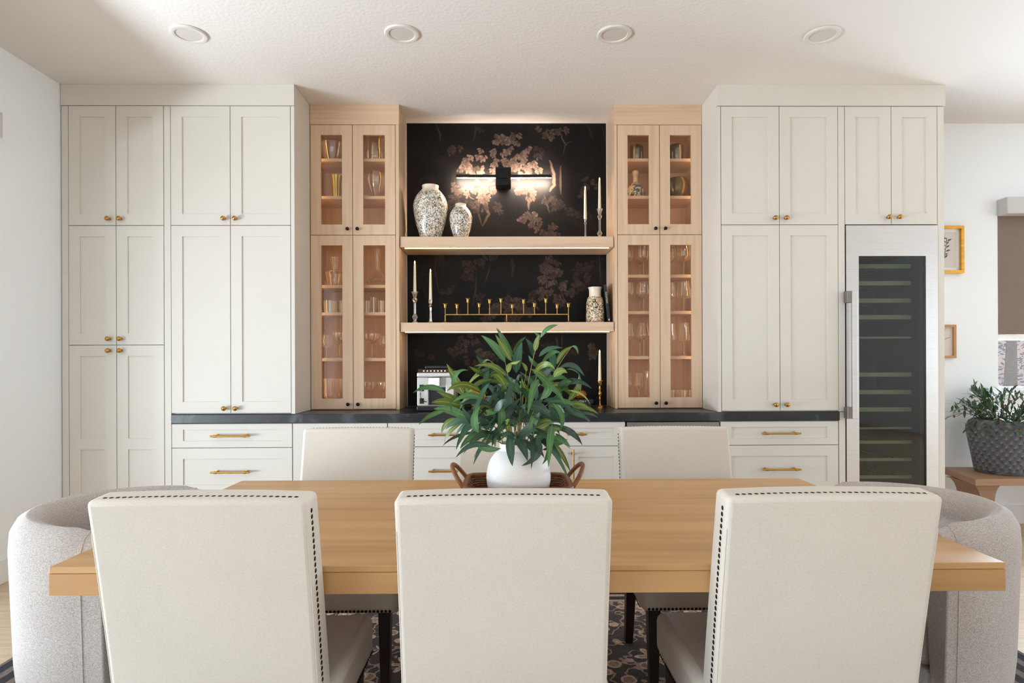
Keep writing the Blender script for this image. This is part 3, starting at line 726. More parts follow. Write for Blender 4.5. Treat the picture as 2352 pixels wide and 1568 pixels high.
for a in ((1160, 325, 26, 9, 1), (1190, 318, 18, 6, .8), (1140, 345, 18, 6, 1), (1105, 352, 16, 6, 1), (1172, 352, 20, 7, 1), (1180, 378, 22, 8, 1), (1075, 368, 16, 6, .9), (1088, 385, 18, 7, 1), (1150, 380, 20, 7, .9),
          (1208, 345, 16, 6, 1), (1208, 372, 20, 8, 1), (1230, 378, 16, 6, .9), (1062, 384, 12, 4, .9), (1136, 398, 14, 5, .9), (1210, 398, 20, 7, 1), (1042, 345, 16, 5, .35), (1240, 345, 14, 4, .3), (1100, 398, 18, 4, .5),
          (1050, 430, 16, 6, .6), (1075, 436, 18, 8, .9), (1110, 440, 18, 8, .9), (1128, 432, 14, 6, .8), (1195, 436, 18, 7, .8), (1218, 440, 18, 7, .8), (1112, 452, 12, 5, .9), (1062, 460, 22, 6, .35), (1040, 462, 16, 5, .3), (1095, 472, 18, 5, .4),
          (1340, 440, 16, 6, .4), (1362, 424, 20, 7, .45), (1248, 298, 16, 6, .7), (1275, 306, 14, 6, .75), (1298, 294, 14, 5, .6), (1198, 502, 16, 7, .75), (1222, 498, 18, 8, .85), (1230, 512, 14, 6, .7), (1272, 462, 24, 8, .35), (1300, 480, 22, 7, .28),
          (1252, 536, 16, 6, .55), (1272, 528, 14, 5, .5), (1108, 298, 12, 3, .3), (1330, 500, 24, 6, .22), (990, 412, 24, 6, .22), (1150, 480, 14, 4, .3), (1000, 350, 26, 5, .12), (1370, 350, 26, 5, .12)): cluster(*a)
for a in ((1268, 595, 16, 7, .7), (1246, 612, 16, 7, .9), (1268, 620, 18, 8, .9), (1256, 645, 18, 8, .95), (1284, 640, 16, 7, .9), (1244, 672, 14, 6, .8), (1280, 682, 18, 7, .8), (1300, 668, 14, 6, .8), (1340, 610, 22, 8, .45), (1336, 640, 20, 7, .45), (1328, 658, 14, 5, .4),
          (1012, 595, 24, 8, .4), (1085, 602, 20, 7, .4), (1078, 624, 18, 6, .45), (1128, 588, 14, 5, .4), (1026, 660, 14, 4, .45), (970, 620, 22, 6, .25), (1172, 692, 18, 7, .75), (1150, 706, 20, 8, .75), (1192, 705, 20, 8, .8), (1214, 700, 14, 5, .65), (1108, 726, 20, 7, .6),
          (1180, 728, 18, 7, .75), (1202, 724, 14, 5, .7), (1060, 730, 18, 5, .45), (1108, 678, 10, 3, .4), (1045, 715, 12, 4, .4), (1220, 675, 12, 4, .4), (1380, 600, 18, 5, .3)): cluster(*a)
for a in ((1062, 795, 18, 7, .75), (1078, 778, 14, 6, .6), (1110, 805, 20, 8, .75), (1125, 815, 16, 6, .6), (978, 806, 18, 6, .4), (1038, 800, 18, 6, .55), (1085, 830, 16, 6, .5), (1356, 800, 12, 6, .7), (1366, 812, 10, 4, .6), (1300, 800, 24, 5, .3), (1250, 790, 22, 5, .3), (1180, 800, 20, 5, .3), (1340, 850, 20, 4, .2), (1010, 850, 20, 4, .2)): cluster(*a)
for a in (([(1120, 455), (1116, 472), (1122, 492), (1108, 520)], 8, .8), ([(1095, 478), (1102, 500), (1108, 520)], 4, .6), ([(1208, 452), (1214, 465), (1214, 482)], 7, .9), ([(1250, 448), (1256, 470), (1262, 490)], 5, .6), ([(1262, 368), (1272, 400), (1272, 425), (1262, 440)], 9, 1.1),
          ([(1286, 296), (1290, 316), (1298, 330), (1294, 355)], 4, .7), ([(1288, 380), (1286, 420), (1288, 446)], 6, .8), ([(1092, 286), (1092, 305), (1086, 326)], 4, .35), ([(1002, 285), (1010, 305), (1012, 326)], 5, .4), ([(1350, 286), (1362, 320)], 4, .35), ([(1382, 286), (1390, 320)], 3, .35),
          ([(1298, 336), (1304, 328), (1314, 325)], 3, .5), ([(1090, 396), (1092, 402), (1090, 410)], 3, 1.0), ([(1076, 446), (1082, 455), (1090, 458)], 3, .9), ([(1000, 585), (1000, 620), (1005, 660), (1016, 690)], 4, .45), ([(1093, 630), (1092, 665), (1086, 702)], 4, .5), ([(1126, 606), (1120, 630), (1112, 652)], 4, .5),
          ([(1176, 592), (1178, 615), (1176, 638)], 10, .35), ([(1276, 650), (1288, 668), (1296, 690), (1298, 715)], 4, .55), ([(1376, 585), (1378, 620), (1380, 655)], 4, .5), ([(970, 650), (980, 688)], 3, .3), ([(1276, 772), (1282, 800)], 6, .6), ([(1290, 768), (1291, 800)], 4, .5), ([(1092, 770), (1098, 784), (1106, 792)], 3, .6), ([(1348, 640), (1356, 668)], 3, .4)): trunk(*a)
me = pr.mesh('printed_foliage'); at_ = me.color_attributes.new('ink', 'FLOAT_COLOR', 'POINT')
for i, c in enumerate(pr.col): at_.data[i].color = (*c, 1)
pro = obj('printed_foliage', me, 'wallpaper_print', wp, kind='stuff')
# floating shelves with led channel
def nshelf(z0, z1, label):
    t = thing('floating_shelf', label, 'shelf', group='oak shelves across the wallpapered niche')
    obj('board', MB().box(NX0 + .003, NX1 - .003, YG + .012, YB - .0045, z0, z1), 'niche_oak_flat', t)
    obj('led_strip', MB().box(NX0 + .03, NX1 - .03, YG + .045, YG + .058, z0 - .003, z0 - .0005), 'led_warm', t)
nshelf(2.055, 2.128, 'upper oak shelf holding two speckled vases, lit underneath')
nshelf(1.460, 1.525, 'lower oak shelf holding the long brass candelabra, lit underneath')
# wall lamp
t = thing('wall_sconce', 'black bar picture light on the dark wallpaper above the shelves', 'wall lamp')
c0, c1 = at(1048, 405, YB - .10), at(1267, 405, YB - .10); bz = (c0.z + c1.z) / 2
obj('bar', MB().box(c0.x, c1.x, YB - .115, YB - .09, bz - .010, bz + .010), 'black_metal', t, bevel=.001)
bx0, bx1 = ax(1140, YB - .02), ax(1175, YB - .02)
obj('backplate', MB().box(bx0, bx1, YB - .112, YB - .004, az(429, YB - .06), az(389, YB - .06)), 'black_metal', t, bevel=.002)
obj('arm', MB().box(bx0 + .022, bx1 - .022, YB - .128, YB - .1125, bz - .018, bz + .018), 'black_metal', t, bevel=.002)
for xa, xb in ((c0.x + .005, bx0 - .001), (bx1 + .001, c1.x - .005)):
    obj('light_strip', MB().box(xa, xb, YB - .0895, YB - .0885, bz - .009, bz + .004), 'sconce_light', t)
    obj('diffuser', MB().box(xa, xb, YB - .098, YB - .0905, bz - .0112, bz - .0102), 'sconce_light', t)

# ------------------------------------------------------------------ lathe-made wares
def smoothprof(P_, n=5):
    "Catmull-Rom curve through a lathe profile"
    out = []
    for i in range(len(P_) - 1):
        a, b, c, d = P_[max(i - 1, 0)], P_[i], P_[i + 1], P_[min(i + 2, len(P_) - 1)]
        for k in range(n):
            t_ = k / n
            out.append(tuple(max(0, .5 * (2 * b[j] + (c[j] - a[j]) * t_ + (2 * a[j] - 5 * b[j] + 4 * c[j] - d[j]) * t_ ** 2 + (3 * b[j] - a[j] - 3 * c[j] + d[j]) * t_ ** 3)) for j in (0, 1)))
    return out + [P_[-1]]
def scaled(prof, r, h, z0=0): return [(a * r, z0 + b * h) for a, b in prof]
VASE = [(.0, 0), (.52, 0), (.56, .01), (.72, .16), (.9, .36), (1.0, .58), (.98, .68), (.88, .78), (.66, .875), (.50, .925), (.47, .95), (.49, .985), (.49, 1.0), (.42, 1.0), (.40, .95), (.42, .9), (.3, .86), (0, .86)]
def vase_thing(label, px, py_top, rpx, Y, zb, mname, cut, prof=VASE, rimname='cream_glaze', group=None):
    c = at(px, 700, Y); r = rpx * Y / F; h = at(px, py_top, Y).z - zb
    t = thing('vase', label, 'vase', (c.x, Y, zb + .0005), group=group)
    k = cut
    obj('body', MB().lathe(scaled([prof[0]] + smoothprof(prof[1:k + 1]), r, h), n=48), mname, t, smooth=True)
    obj('neck', MB().lathe(scaled(prof[k:], r, h), n=48, caps=False), rimname, t, smooth=True)
ZS1, ZS2 = 2.128, 1.525
vase_thing('large black-and-cream speckled vase on the upper shelf', 989.5, 427, 39, 4.42, ZS1, 'speckle_grey', 8, group='speckled vases')
vase_thing('smaller speckled vase beside the large one on the upper shelf', 1059, 469, 26, 4.42, ZS1, 'speckle_grey', 8, group='speckled vases')
JUG = [(0, 0), (.95, 0), (1.0, .02), (1.0, .2), (.97, .5), (.92, .62), (.82, .70), (.70, .735), (.66, .76), (.66, .9), (.70, .95), (.76, .985), (.76, 1.0), (.66, 1.0), (.58, .93), (.58, .8), (0, .8)]
vase_thing('brown speckled bottle vase at the right end of the lower shelf', 1367, 660, 21, 4.40, ZS2, 'speckle_brown', 7, JUG, group='speckled vases')
# tapers and holders
STICK = {'crystal_ball': [(0, 0), (1, 0), (1, .03), (.5, .07), (.55, .12), (.95, .2), (.55, .28), (.40, .31), (.40, .64), (.55, .68), (.9, .75), (.5, .82), (.6, .86), (.8, .93), (1.15, .985), (1.15, 1), (.5, 1), (.5, .93), (0, .93)],
         'crystal_slim': [(0, 0), (1.2, 0), (1.2, .03), (.75, .08), (.55, .2), (.42, .55), (.5, .68), (.85, .74), (.5, .80), (.7, .86), (.85, .96), (.95, 1), (.45, 1), (.45, .94), (0, .94)],
         'brass_turned': [(0, 0), (1.35, 0), (1.35, .05), (.5, .1), (.35, .16), (.3, .3), (.45, .34), (.3, .38), (.28, .42), (.55, .48), (.62, .55), (.3, .62), (.28, .66), (.45, .7), (.3, .78), (.34, .82), (.6, .86), (.7, .97), (1.15, .985), (1.15, 1), (.5, 1), (.5, .94), (0, .94)]}
def taper(px, pyt, pyc, Y, zb, style, mname, rr, lab_s, lab_c):
    c = at(px, 700, Y); zc = at(px, pyt, Y).z; h = zc - zb
    s = obj('candlestick', MB().lathe(scaled(STICK[style], rr, h), n=24 if style.startswith('b') else 10), mname, smooth=style.startswith('b')); s.location = (c.x, Y, zb + .0005)
    tag(s, lab_s, 'candlestick', 'candlesticks in the wallpapered niche')
    zt = at(px, pyc, Y).z; L = zt - zc
    t = thing('taper_candle', lab_c, 'candle', (c.x, Y, zc - .012), group='ivory taper candles in the niche')
    obj('wax', MB().lathe([(0, 0), (.0112, 0), (.0115, .01), (.0075, L + .010), (.005, L + .012), (0, L + .012)], n=20), 'candle_wax', t, smooth=True)
    obj('flame_tip', MB().lathe([(0, L + .011), (.004, L + .014), (.0058, L + .021), (.004, L + .030), (0, L + .038)], n=12), 'flame', t, smooth=True)
taper(1345, 499, 435, 4.42, ZS1, 'crystal_slim', 'crystal', .013, 'slim crystal candlestick, left of two on the upper shelf', 'ivory taper candle, lower of two on the upper shelf')
taper(1378, 480, 415, 4.40, ZS1, 'crystal_ball', 'crystal', .020, 'taller beaded crystal candlestick on the upper shelf by the right cabinet', 'ivory taper candle, higher of two on the upper shelf')
taper(953, 670, 606, 4.38, ZS2, 'crystal_ball', 'crystal', .022, 'beaded crystal candlestick at the left end of the lower shelf', 'ivory taper candle at the far left of the lower shelf')
taper(989, 689, 625, 4.40, ZS2, 'crystal_slim', 'chrome', .019, 'silver candlestick beside the brass candelabra on the lower shelf', 'ivory taper candle in the silver candlestick on the lower shelf')
taper(1377, 874, 811, 4.36, ZC, 'brass_turned', 'brass', .019, 'turned brass candlestick on the black counter by the right cabinet', 'ivory taper candle in the brass candlestick on the counter')
# candelabra
yc = 4.36
c = at(1164, 700, yc)
t = thing('candelabra', 'long low brass candelabra with twelve cups on the lower shelf', 'candelabra', (c.x, yc, ZS2))
bzc = at(1164, 722, yc).z - ZS2
obj('bar', MB().box(ax(1023, yc) - c.x, ax(1306, yc) - c.x, -.004, .004, bzc - .003, bzc + .003), 'brass_dark', t)
for px in (1023, 1164, 1306):
    x = ax(px, yc) - c.x
    obj('foot', MB().lathe([(0, 0.0005), (.027, 0.0005), (.027, .004), (.008, .010), (.0045, .014), (.0045, bzc - .003)], (x, 0, 0), 20), 'brass_dark', t, smooth=True)
for px, py in zip((1023, 1050, 1075, 1101, 1125, 1151, 1177, 1203, 1228, 1254, 1280, 1306), (697, 698, 685, 696, 687, 685, 698, 687, 695, 685, 698, 696)):
    x = ax(px, yc) - c.x; zt = at(px, py, yc).z - ZS2
    o = obj('cup', MB().lathe([(.009, zt - .030), (.010, zt - .022), (.012, zt - .006), (.017, zt - .003), (.018, zt), (.014, zt), (.010, zt - .006), (.009, zt - .02), (0, zt - .02)], (x, 0, 0), 20), 'brass_dark', t, smooth=True)
    obj('stem', MB().lathe([(.0035, bzc + .003), (.0035, zt - .030), (.009, zt - .030)], (x, 0, 0), 10), 'brass_dark', o, smooth=True)
# leaning book
b0, b1 = at(1398.5, 738, 4.36), at(1389, 655, 4.36)
t = thing('cocktail_book', 'thin black cocktail book leaning in the right corner of the lower shelf', 'book', (b0.x, 4.34, ZS2 + .002)); ln = math.atan2(b1.x - b0.x, b1.z - b0.z); Lb = .268
t.rotation_euler = (0, ln, 0)
obj('cover', MB().box(-.011, .011, 0, .2, 0, Lb), 'book_black', t, bevel=.002)
obj('pages', MB().box(-.0085, .0085, .003, .201, .004, Lb + .0005), 'paper', t)
tx = text_mesh('COCKTAILS', .0155, 'spine_title'); o = obj('spine_title', tx, 'print_white', t); o.rotation_euler = (PI / 2, PI / 2, 0); o.location = (0, -.0006, Lb * .66)
obj('spine_mark', MB().box(-.004, .004, -.0008, .001, .012, .024), 'print_white', t)
# coffee machine
yf = 4.15; cx0, cx1 = ax(958, yf), ax(1042, yf); W = cx1 - cx0
t = thing('coffee_machine', 'silver and black bean-to-cup coffee machine on the counter behind the leaves', 'coffee machine', ((cx0 + cx1) / 2, yf, ZC + .0005)); hw = W / 2
obj('base', MB().box(-hw, hw, -.03, .36, 0, .036), 'black_plastic', t, bevel=.006)
body = MB().box(-hw, hw, .05, .36, .036, .27).box(-hw, -hw + .075, 0, .05, .036, .23).box(hw - .055, hw, 0, .05, .036, .23)
obj('body', body, 'silver_plastic', t, bevel=.004)
obj('drip_tray', MB().box(-hw + .004, hw - .004, -.022, .05, .0365, .041), 'chrome', t)
obj('brew_cavity', MB().box(-hw + .076, hw - .056, .044, .0505, .042, .16), 'black_plastic', t)
obj('top_band', MB().box(-hw - .001, hw + .001, -.012, .36, .2305, .262), 'silver_plastic', t, bevel=.008)
obj('control_panel', MB().hexa([(-hw + .004, -.008, .2625), (hw - .004, -.008, .2625), (hw - .004, .09, .2625), (-hw + .004, .09, .2625), (-hw + .004, .02, .285), (hw - .004, .02, .285), (hw - .004, .09, .285), (-hw + .004, .09, .285)]), 'black_plastic', t)
for k in range(7): obj('button', MB().lathe([(0, 0), (.005, 0), (.005, .002), (0, .002)], (-hw + .045 + k * .024, .002, .272), 10, axis='y'), 'chrome', t)
obj('bean_lid', MB().box(-hw + .045, hw - .03, .06, .30, .2855, .307), 'black_plastic', t, bevel=.006)
sp = obj('spout', MB().box(-.042, .034, -.055, .049, .170, .2295), 'chrome', t, bevel=.004)
obj('nozzle', MB().box(-.022, .006, -.045, -.01, .138, .1695), 'black_plastic', sp, bevel=.002)
o = obj('badge', text_mesh("De'Longhi", .0085, 'badge'), 'black_plastic', sp); o.rotation_euler = (PI / 2, 0, 0); o.location = (-.004, -.0556, .205)
mk = obj('steam_dial', MB().box(-hw + .016, -hw + .046, -.006, -.0002, .135, .18), 'black_plastic', t, bevel=.002)
obj('dial_knob', MB().box(-hw + .021, -hw + .033, -.012, -.0062, .14, .158), 'chrome', mk, bevel=.001)
obj('milk_port', MB().box(-hw + .016, -hw + .046, -.005, -.0002, .05, .088), 'black_plastic', t, bevel=.002)
obj('hose', MB().tube([(-hw + .022, -.008, .128), (-hw + .024, -.014, .095), (-hw + .04, -.014, .07), (-hw + .065, -.008, .062)], .003, 8), 'black_plastic', t, smooth=True)
# orange gourd dish behind the leaves
po = at(1092, 892, 4.34); g = MB(); n_ = 40; prof = [(0, 0), (.55, .02), (.9, .2), (1, .45), (.92, .75), (.6, .96), (.25, 1.0), (0, .93)]
for (r, h) in prof:
    for k in range(n_):
        a = 2 * PI * k / n_; rr = r * .070 * (1 + .07 * math.cos(8 * a)); g.v.append((rr * math.cos(a), rr * math.sin(a), h * .085))
for i in range(len(prof) - 1):
    for k in range(n_): g.f.append((i * n_ + k, i * n_ + (k + 1) % n_, (i + 1) * n_ + (k + 1) % n_, (i + 1) * n_ + k))
t = thing('orange_gourd', 'glossy orange gourd on the counter glimpsed between leaves beside the coffee machine', 'gourd', (po.x, 4.34, ZC + .0005))
obj('foot', MB().lathe([(0, 0), (.035, 0), (.03, .01), (.018, .02), (.018, .04), (.03, .052), (0, .052)], n=24), 'brass', t, smooth=True)
o = obj('fruit', g, 'orange_glaze', t, smooth=True); o.location = (0, 0, .052)
obj('stalk', MB().tube([(0, 0, .128), (.002, 0, .142), (.008, 0, .150)], [.006, .005, .003], 8), 'stem_brown', t, smooth=True)
# stacked books, brass lidded bowl
yb = 4.30; x0, x1 = ax(1285, yb), ax(1358, yb)
def lay_book(label, xa, xb, y, z, th, title, size, shear):
    t = thing('coffee_table_book', label, 'book', ((xa + xb) / 2, y, z + .0005), group='black books stacked on the counter'); w_ = (xb - xa) / 2
    obj('cover', MB().box(-w_, w_, 0, .003, 0, th).box(-w_, w_, .003, .21, 0, .003).box(-w_, w_, .003, .21, th - .003, th), 'book_black', t)
    obj('pages', MB().box(-w_ + .003, w_ - .003, .0032, .206, .0032, th - .0032), 'paper', t)
    o = obj('spine_title', text_mesh(title, size, 'spine_title', shear=shear), 'print_white', t); o.rotation_euler = (PI / 2, 0, 0); o.location = (w_ * .25, -.0005, th / 2)
lay_book('thick black book lying at the bottom of the counter stack', x0, x1, yb, ZC, .037, 'Tiffany & Co.', .02, .35)
lay_book('thinner black book with white lettering on top of the counter stack', x0 + .04, x1 + .014, yb + .005, ZC + .038, .027, 'ITALY', .019, 0)
cb_ = at(1333, 905, 4.40)
t = thing('lidded_bowl', 'amber brass lidded bowl sitting on the stacked black books', 'bowl', (cb_.x, 4.40, ZC + .0665))
obj('bowl', MB().lathe([(0, 0), (.03, 0), (.038, .006), (.046, .022), (.046, .028), (0, .028)], n=28), 'amber_glaze', t, smooth=True)
ld = obj('lid', MB().lathe([(.047, .0285), (.046, .034), (.036, .052), (.02, .062), (.008, .066), (0, .067)], n=28), 'amber_glaze', t, smooth=True)
obj('finial', MB().lathe([(0, .066), (.006, .068), (.005, .078), (.009, .086), (.006, .094), (0, .1)], n=12), 'brass', ld, smooth=True)

# ------------------------------------------------------------------ glassware
GY = YG + .14
def wine(label, px, pyt, pyb, rpx, y=GY, m='clear_glass', kind='bowl', name='wine_glass', cat='wine glass', group=None):
    zb = SHELF_Z; c = ax(px, y); h = az(pyt, y) - zb; r = rpx * y / F
    P_ = {'bowl': [(.62, 0), (.62, .012), (.12, .03), (.06, .08), (.055, .40), (.12, .44), (.62, .50), (.95, .60), (1, .68), (.92, .86), (.80, 1.0)],
          'tulip': [(.75, 0), (.75, .012), (.12, .03), (.07, .08), (.065, .42), (.14, .46), (.6, .52), (.97, .60), (1, .66), (.86, .85), (.72, 1.0)],
          'red': [(.70, 0), (.70, .012), (.12, .03), (.07, .08), (.06, .40), (.3, .43), (.85, .47), (1, .53), (.97, .58), (.8, .85), (.72, 1.0)],
          'coupe': [(.6, 0), (.6, .015), (.1, .04), (.07, .1), (.07, .52), (.2, .56), (.7, .66), (.96, .82), (1, 1.0)],
          'flute': [(.7, 0), (.7, .012), (.12, .03), (.10, .10), (.12, .24), (.9, .32), (1, .36), (1, 1.0)],
          'tumbler': [(0, .06), (.86, .06), (.9, 0), (.92, 0), (1, 1.0)],
          'shot': [(0, .1), (.74, .1), (.76, 0), (.8, 0), (1, 1.0)]}[kind]
    if kind in ('bowl', 'tulip', 'red', 'coupe'): P_ = P_[:2] + smoothprof(P_[2:], 3)
    o = obj(name, MB().lathe(scaled(P_, r, h), n=28, caps=False), m, smooth=True); o.location = (c, y, zb + .0008)
    return tag(o, label, cat, group)
SL = GLASS_SHELVES['L']; SR = GLASS_SHELVES['R']
def lath(name, label, cat, px, rpx, pyt, prof, m, y=GY, n=36, smooth=True, group=None, caps=False):
    h = az(pyt, y) - SHELF_Z; r = rpx * y / F
    o = obj(name, MB().lathe(scaled(prof, r, h), n=n, caps=caps), m, smooth=smooth); o.location = (ax(px, y), y, SHELF_Z + .0008); return tag(o, label, cat, group)
# left, upper doors
SHELF_Z = SL[0]
lath('glass_bowl', 'clear cut-glass bowl on the top shelf of the left glass cabinet', 'bowl', 766, 27, 331, [(0, .05), (.55, .05), (.6, 0), (.66, .02), (.8, .3), (.93, .7), (1, 1)], 'crystal', n=14)
h = az(311, GY) - SHELF_Z
t = thing('glass_pitcher', 'cut-glass pitcher with a handle on the top shelf of the left glass cabinet', 'pitcher', (ax(864, GY), GY, SHELF_Z + .0008))
obj('body', MB().lathe(scaled([(0, .04), (.8, .04), (.86, 0), (.95, .06), (1, .3), (.9, .55), (.92, 1.0)], 23 * GY / F, h), n=14, caps=False), 'crystal', t, smooth=True)
obj('handle', MB().tube([(.062, 0, h * .85), (.092, 0, h * .84), (.098, 0, h * .6), (.09, 0, h * .38), (.066, 0, h * .30)], .006, 10), 'crystal', t, smooth=True)
SHELF_Z = SL[1]
lath('gold_vase', 'flared gold-green glass vase on the middle shelf of the left glass cabinet', 'vase', 774, 14, 404, [(0, 0), (.6, 0), (.66, .04), (.72, .4), (.8, .75), (1, 1), (.94, 1), (.74, .74), (.62, .1), (0, .1)], 'gold_glass')
lath('ribbed_vase', 'clear ribbed glass vase on the middle shelf of the left glass cabinet', 'vase', 866, 24, 398, [(0, .03), (.4, .03), (.44, 0), (.7, .3), (.95, .6), (1, .78), (.86, 1)], 'crystal', n=12)
SHELF_Z = ZD2 + .012
t = thing('white_box', 'flat white box with cream end low in the left glass cabinet', 'box', (ax(824, GY), GY, SHELF_Z + .0008))
obj('lid', MB().box(-.145, .105, -.06, .06, .022, .05), 'box_white', t, bevel=.002)
obj('tray', MB().box(-.142, .14, -.057, .057, 0, .0215), 'box_cream', t, bevel=.002)
# left, lower doors
SHELF_Z = SL[2]
lath('glass_decanter', 'square-shouldered glass decanter in the left glass cabinet', 'decanter', 770, 21, 590, [(0, .03), (.66, .03), (.7, 0), (.74, .01), (1, .44), (.95, .48), (.45, .54), (.36, .6), (.48, 1.0)], 'clear_glass')
lath('wine_decanter', 'wide-based glass wine decanter with slender neck in the left glass cabinet', 'decanter', 868, 26, 572, [(0, .02), (.6, .02), (.7, 0), (.95, .08), (1, .14), (.8, .24), (.4, .36), (.22, .52), (.2, .65), (.4, 1.0)], 'clear_glass')
SHELF_Z = SL[3]; g_ = 'clear tumblers in the left glass cabinet'
for px, y, lb in ((759, GY - .03, 'ribbed glass tumbler, leftmost on the tumbler shelf of the left glass cabinet'), (790, GY + .05, 'ribbed glass tumbler behind the left door edge of the left glass cabinet')):
    wine(lb, px, 690, 0, 15, y, 'crystal', 'tumbler', 'tumbler', 'tumbler', g_)
for px, pyt, y, lb in ((842, 690, GY, 'clear tumbler at the left of the right-hand tumbler group, left glass cabinet'), (859, 682, GY + .07, 'taller clear tumbler at the back of the tumbler shelf, left glass cabinet'), (878, 690, GY, 'clear tumbler nearest the oak stile on the tumbler shelf')):
    wine(lb, px, pyt, 0, 10, y, 'crystal', 'tumbler', 'tumbler', 'tumbler', g_)
SHELF_Z = SL[4]; g_ = 'stemmed glasses in the left glass cabinet'
wine('stemmed wine glass at the left of the third lower shelf, left glass cabinet', 750, 768, 0, 14, GY - .03, 'clear_glass', 'bowl', 'wine_glass', 'wine glass', g_)
wine('larger stemmed glass beside the leftmost one, left glass cabinet', 780, 762, 0, 15, GY + .02, 'clear_glass', 'coupe', 'wine_glass', 'wine glass', g_)
wine('wide coupe glass behind the right door, third lower shelf, left glass cabinet', 855, 765, 0, 18, GY, 'clear_glass', 'coupe', 'coupe_glass', 'coupe glass', g_)
wine('small coupe glass next to the stile, third lower shelf, left glass cabinet', 884, 770, 0, 12, GY, 'clear_glass', 'bowl', 'coupe_glass', 'coupe glass', g_)
SHELF_Z = ZC + .022
wine('rose-tinted flute glass at the bottom left of the left glass cabinet', 755, 868, 0, 11, GY - .05, 'amber_glass', 'flute', 'flute_glass', 'flute glass', g_)
wine('rose-tinted flute glass, second at the bottom of the left glass cabinet', 770, 868, 0, 10, GY + .03, 'amber_glass', 'flute', 'flute_glass', 'flute glass', g_)
wine('rose-tinted flute glass by the door frame at the bottom of the left glass cabinet', 785, 868, 0, 10, GY - .02, 'amber_glass', 'flute', 'flute_glass', 'flute glass', g_)
wine('low coupe glass at the bottom right of the left glass cabinet', 849, 876, 0, 14, GY - .02, 'clear_glass', 'coupe', 'coupe_glass', 'coupe glass', g_)
wine('low coupe glass next to the oak stile, bottom of the left glass cabinet', 879, 876, 0, 12, GY, 'clear_glass', 'coupe', 'coupe_glass', 'coupe glass', g_)
# right, upper doors
SHELF_Z = SR[0]
CYL = [(0, 0), (.96, 0), (1, .02), (1, .93), (.9, 1), (0, 1.02)]
lath('silver_canister', 'brushed silver canister, left of two at the top of the right glass cabinet', 'canister', 1464, 15, 335, CYL, 'silver_vessel')
lath('silver_canister', 'brushed silver canister, right of two at the top of the right glass cabinet', 'canister', 1555, 16, 334, CYL, 'silver_vessel')
SHELF_Z = SR[1]
h = az(392, GY) - SHELF_Z; r = 21 * GY / F
t = thing('bottle_vase', 'marbled grey bottle vase with cream neck in the right glass cabinet', 'vase', (ax(1461, GY), GY, SHELF_Z + .0008))
BT = [(0, 0), (.8, 0), (.86, .02), (1, .18), (.95, .32), (.6, .5), (.3, .58), (.27, .66), (.25, .78), (.33, .80), (.27, .83), (.36, .9), (.34, .97), (.22, 1.0), (0, 1.0)]
obj('body', MB().lathe(scaled(BT[:7], r, h), n=36), 'marbled', t, smooth=True); obj('neck', MB().lathe(scaled(BT[6:], r, h), n=36), 'cream_glaze', t, smooth=True)
lath('bronze_bowl', 'rounded dark bronze bowl on the middle shelf of the right glass cabinet', 'bowl', 1558, 25, 411, [(0, 0), (.6, 0), (.66, .03), (.92, .35), (1, .6), (.92, .88), (.8, 1), (.76, .98), (.86, .6), (.6, .1), (0, .1)], 'bronze_bowl')
SHELF_Z = ZD2 + .012
for px, lb in ((1470, 'glass trinket box with gold finial low left in the right glass cabinet'), (1547, 'glass trinket box with gold finial low right in the right glass cabinet')):
    t = thing('trinket_box', lb, 'box', (ax(px, GY), GY, SHELF_Z + .0008), group='lidded trinket boxes in the right glass cabinet')
    obj('base', MB().lathe([(0, 0), (.055, 0), (.055, .012), (.05, .044), (0, .044)], n=8), 'marble_dish', t)
    l_ = obj('lid', MB().lathe([(0, .0445), (.052, .0445), (.048, .05), (0, .05)], n=8), 'crystal', t)
    obj('finial', MB().lathe([(0, .05), (.008, .05), (.006, .06), (.012, .066), (.006, .074), (.011, .082), (.013, .09), (0, .092)], n=14), 'brass', l_, smooth=True)
# right, lower doors: rows of wine glasses
sh = ('top', 'second', 'third')
for row, (z, pyt, kl, kr, rl, rr_) in enumerate(((SR[2], 563, 'bowl', 'bowl', 13, 17), (SR[3], 647, 'bowl', 'red', 13, 17), (SR[4], 742, 'tulip', 'red', 14, 13))):
    SHELF_Z = z; g_ = 'wine glasses in the right glass cabinet'
    wine(f'stemmed wine glass at far left of the {sh[row]} glass shelf, right glass cabinet', 1443, pyt + 2, 0, rl, GY - .03, kind=kl, group=g_)
    wine(f'stemmed wine glass at the back of the {sh[row]} glass shelf, left door, right glass cabinet', 1470, pyt + 6, 0, rl, GY + .07, kind=kl, group=g_)
    wine(f'stemmed wine glass right of centre behind the left door, {sh[row]} shelf, right glass cabinet', 1479, pyt, 0, rl, GY - .03, kind=kl, group=g_)
    wine(f'large wine glass half hidden by the door edge, {sh[row]} shelf, right door of right cabinet', 1540, pyt + 2, 0, rl, GY, kind=kl if row < 1 else kr, group=g_)
    wine(f'large wine glass standing clear behind the right door, {sh[row]} shelf of right cabinet', 1571, pyt, 0, rr_, GY - .03, kind=kr, group=g_)
SHELF_Z = ZC + .022; g_ = 'small glasses at the bottom of the right glass cabinet'
wine('small wine glass, leftmost on the bottom of the right glass cabinet', 1441, 858, 0, 11, GY - .02, kind='tulip', group=g_)
wine('small wine glass in the middle of the left door bottom, right glass cabinet', 1467, 858, 0, 11, GY - .03, kind='tulip', group=g_)
wine('taller slim glass by the door edge at the bottom of the right glass cabinet', 1489, 853, 0, 9, GY, kind='flute', group=g_)
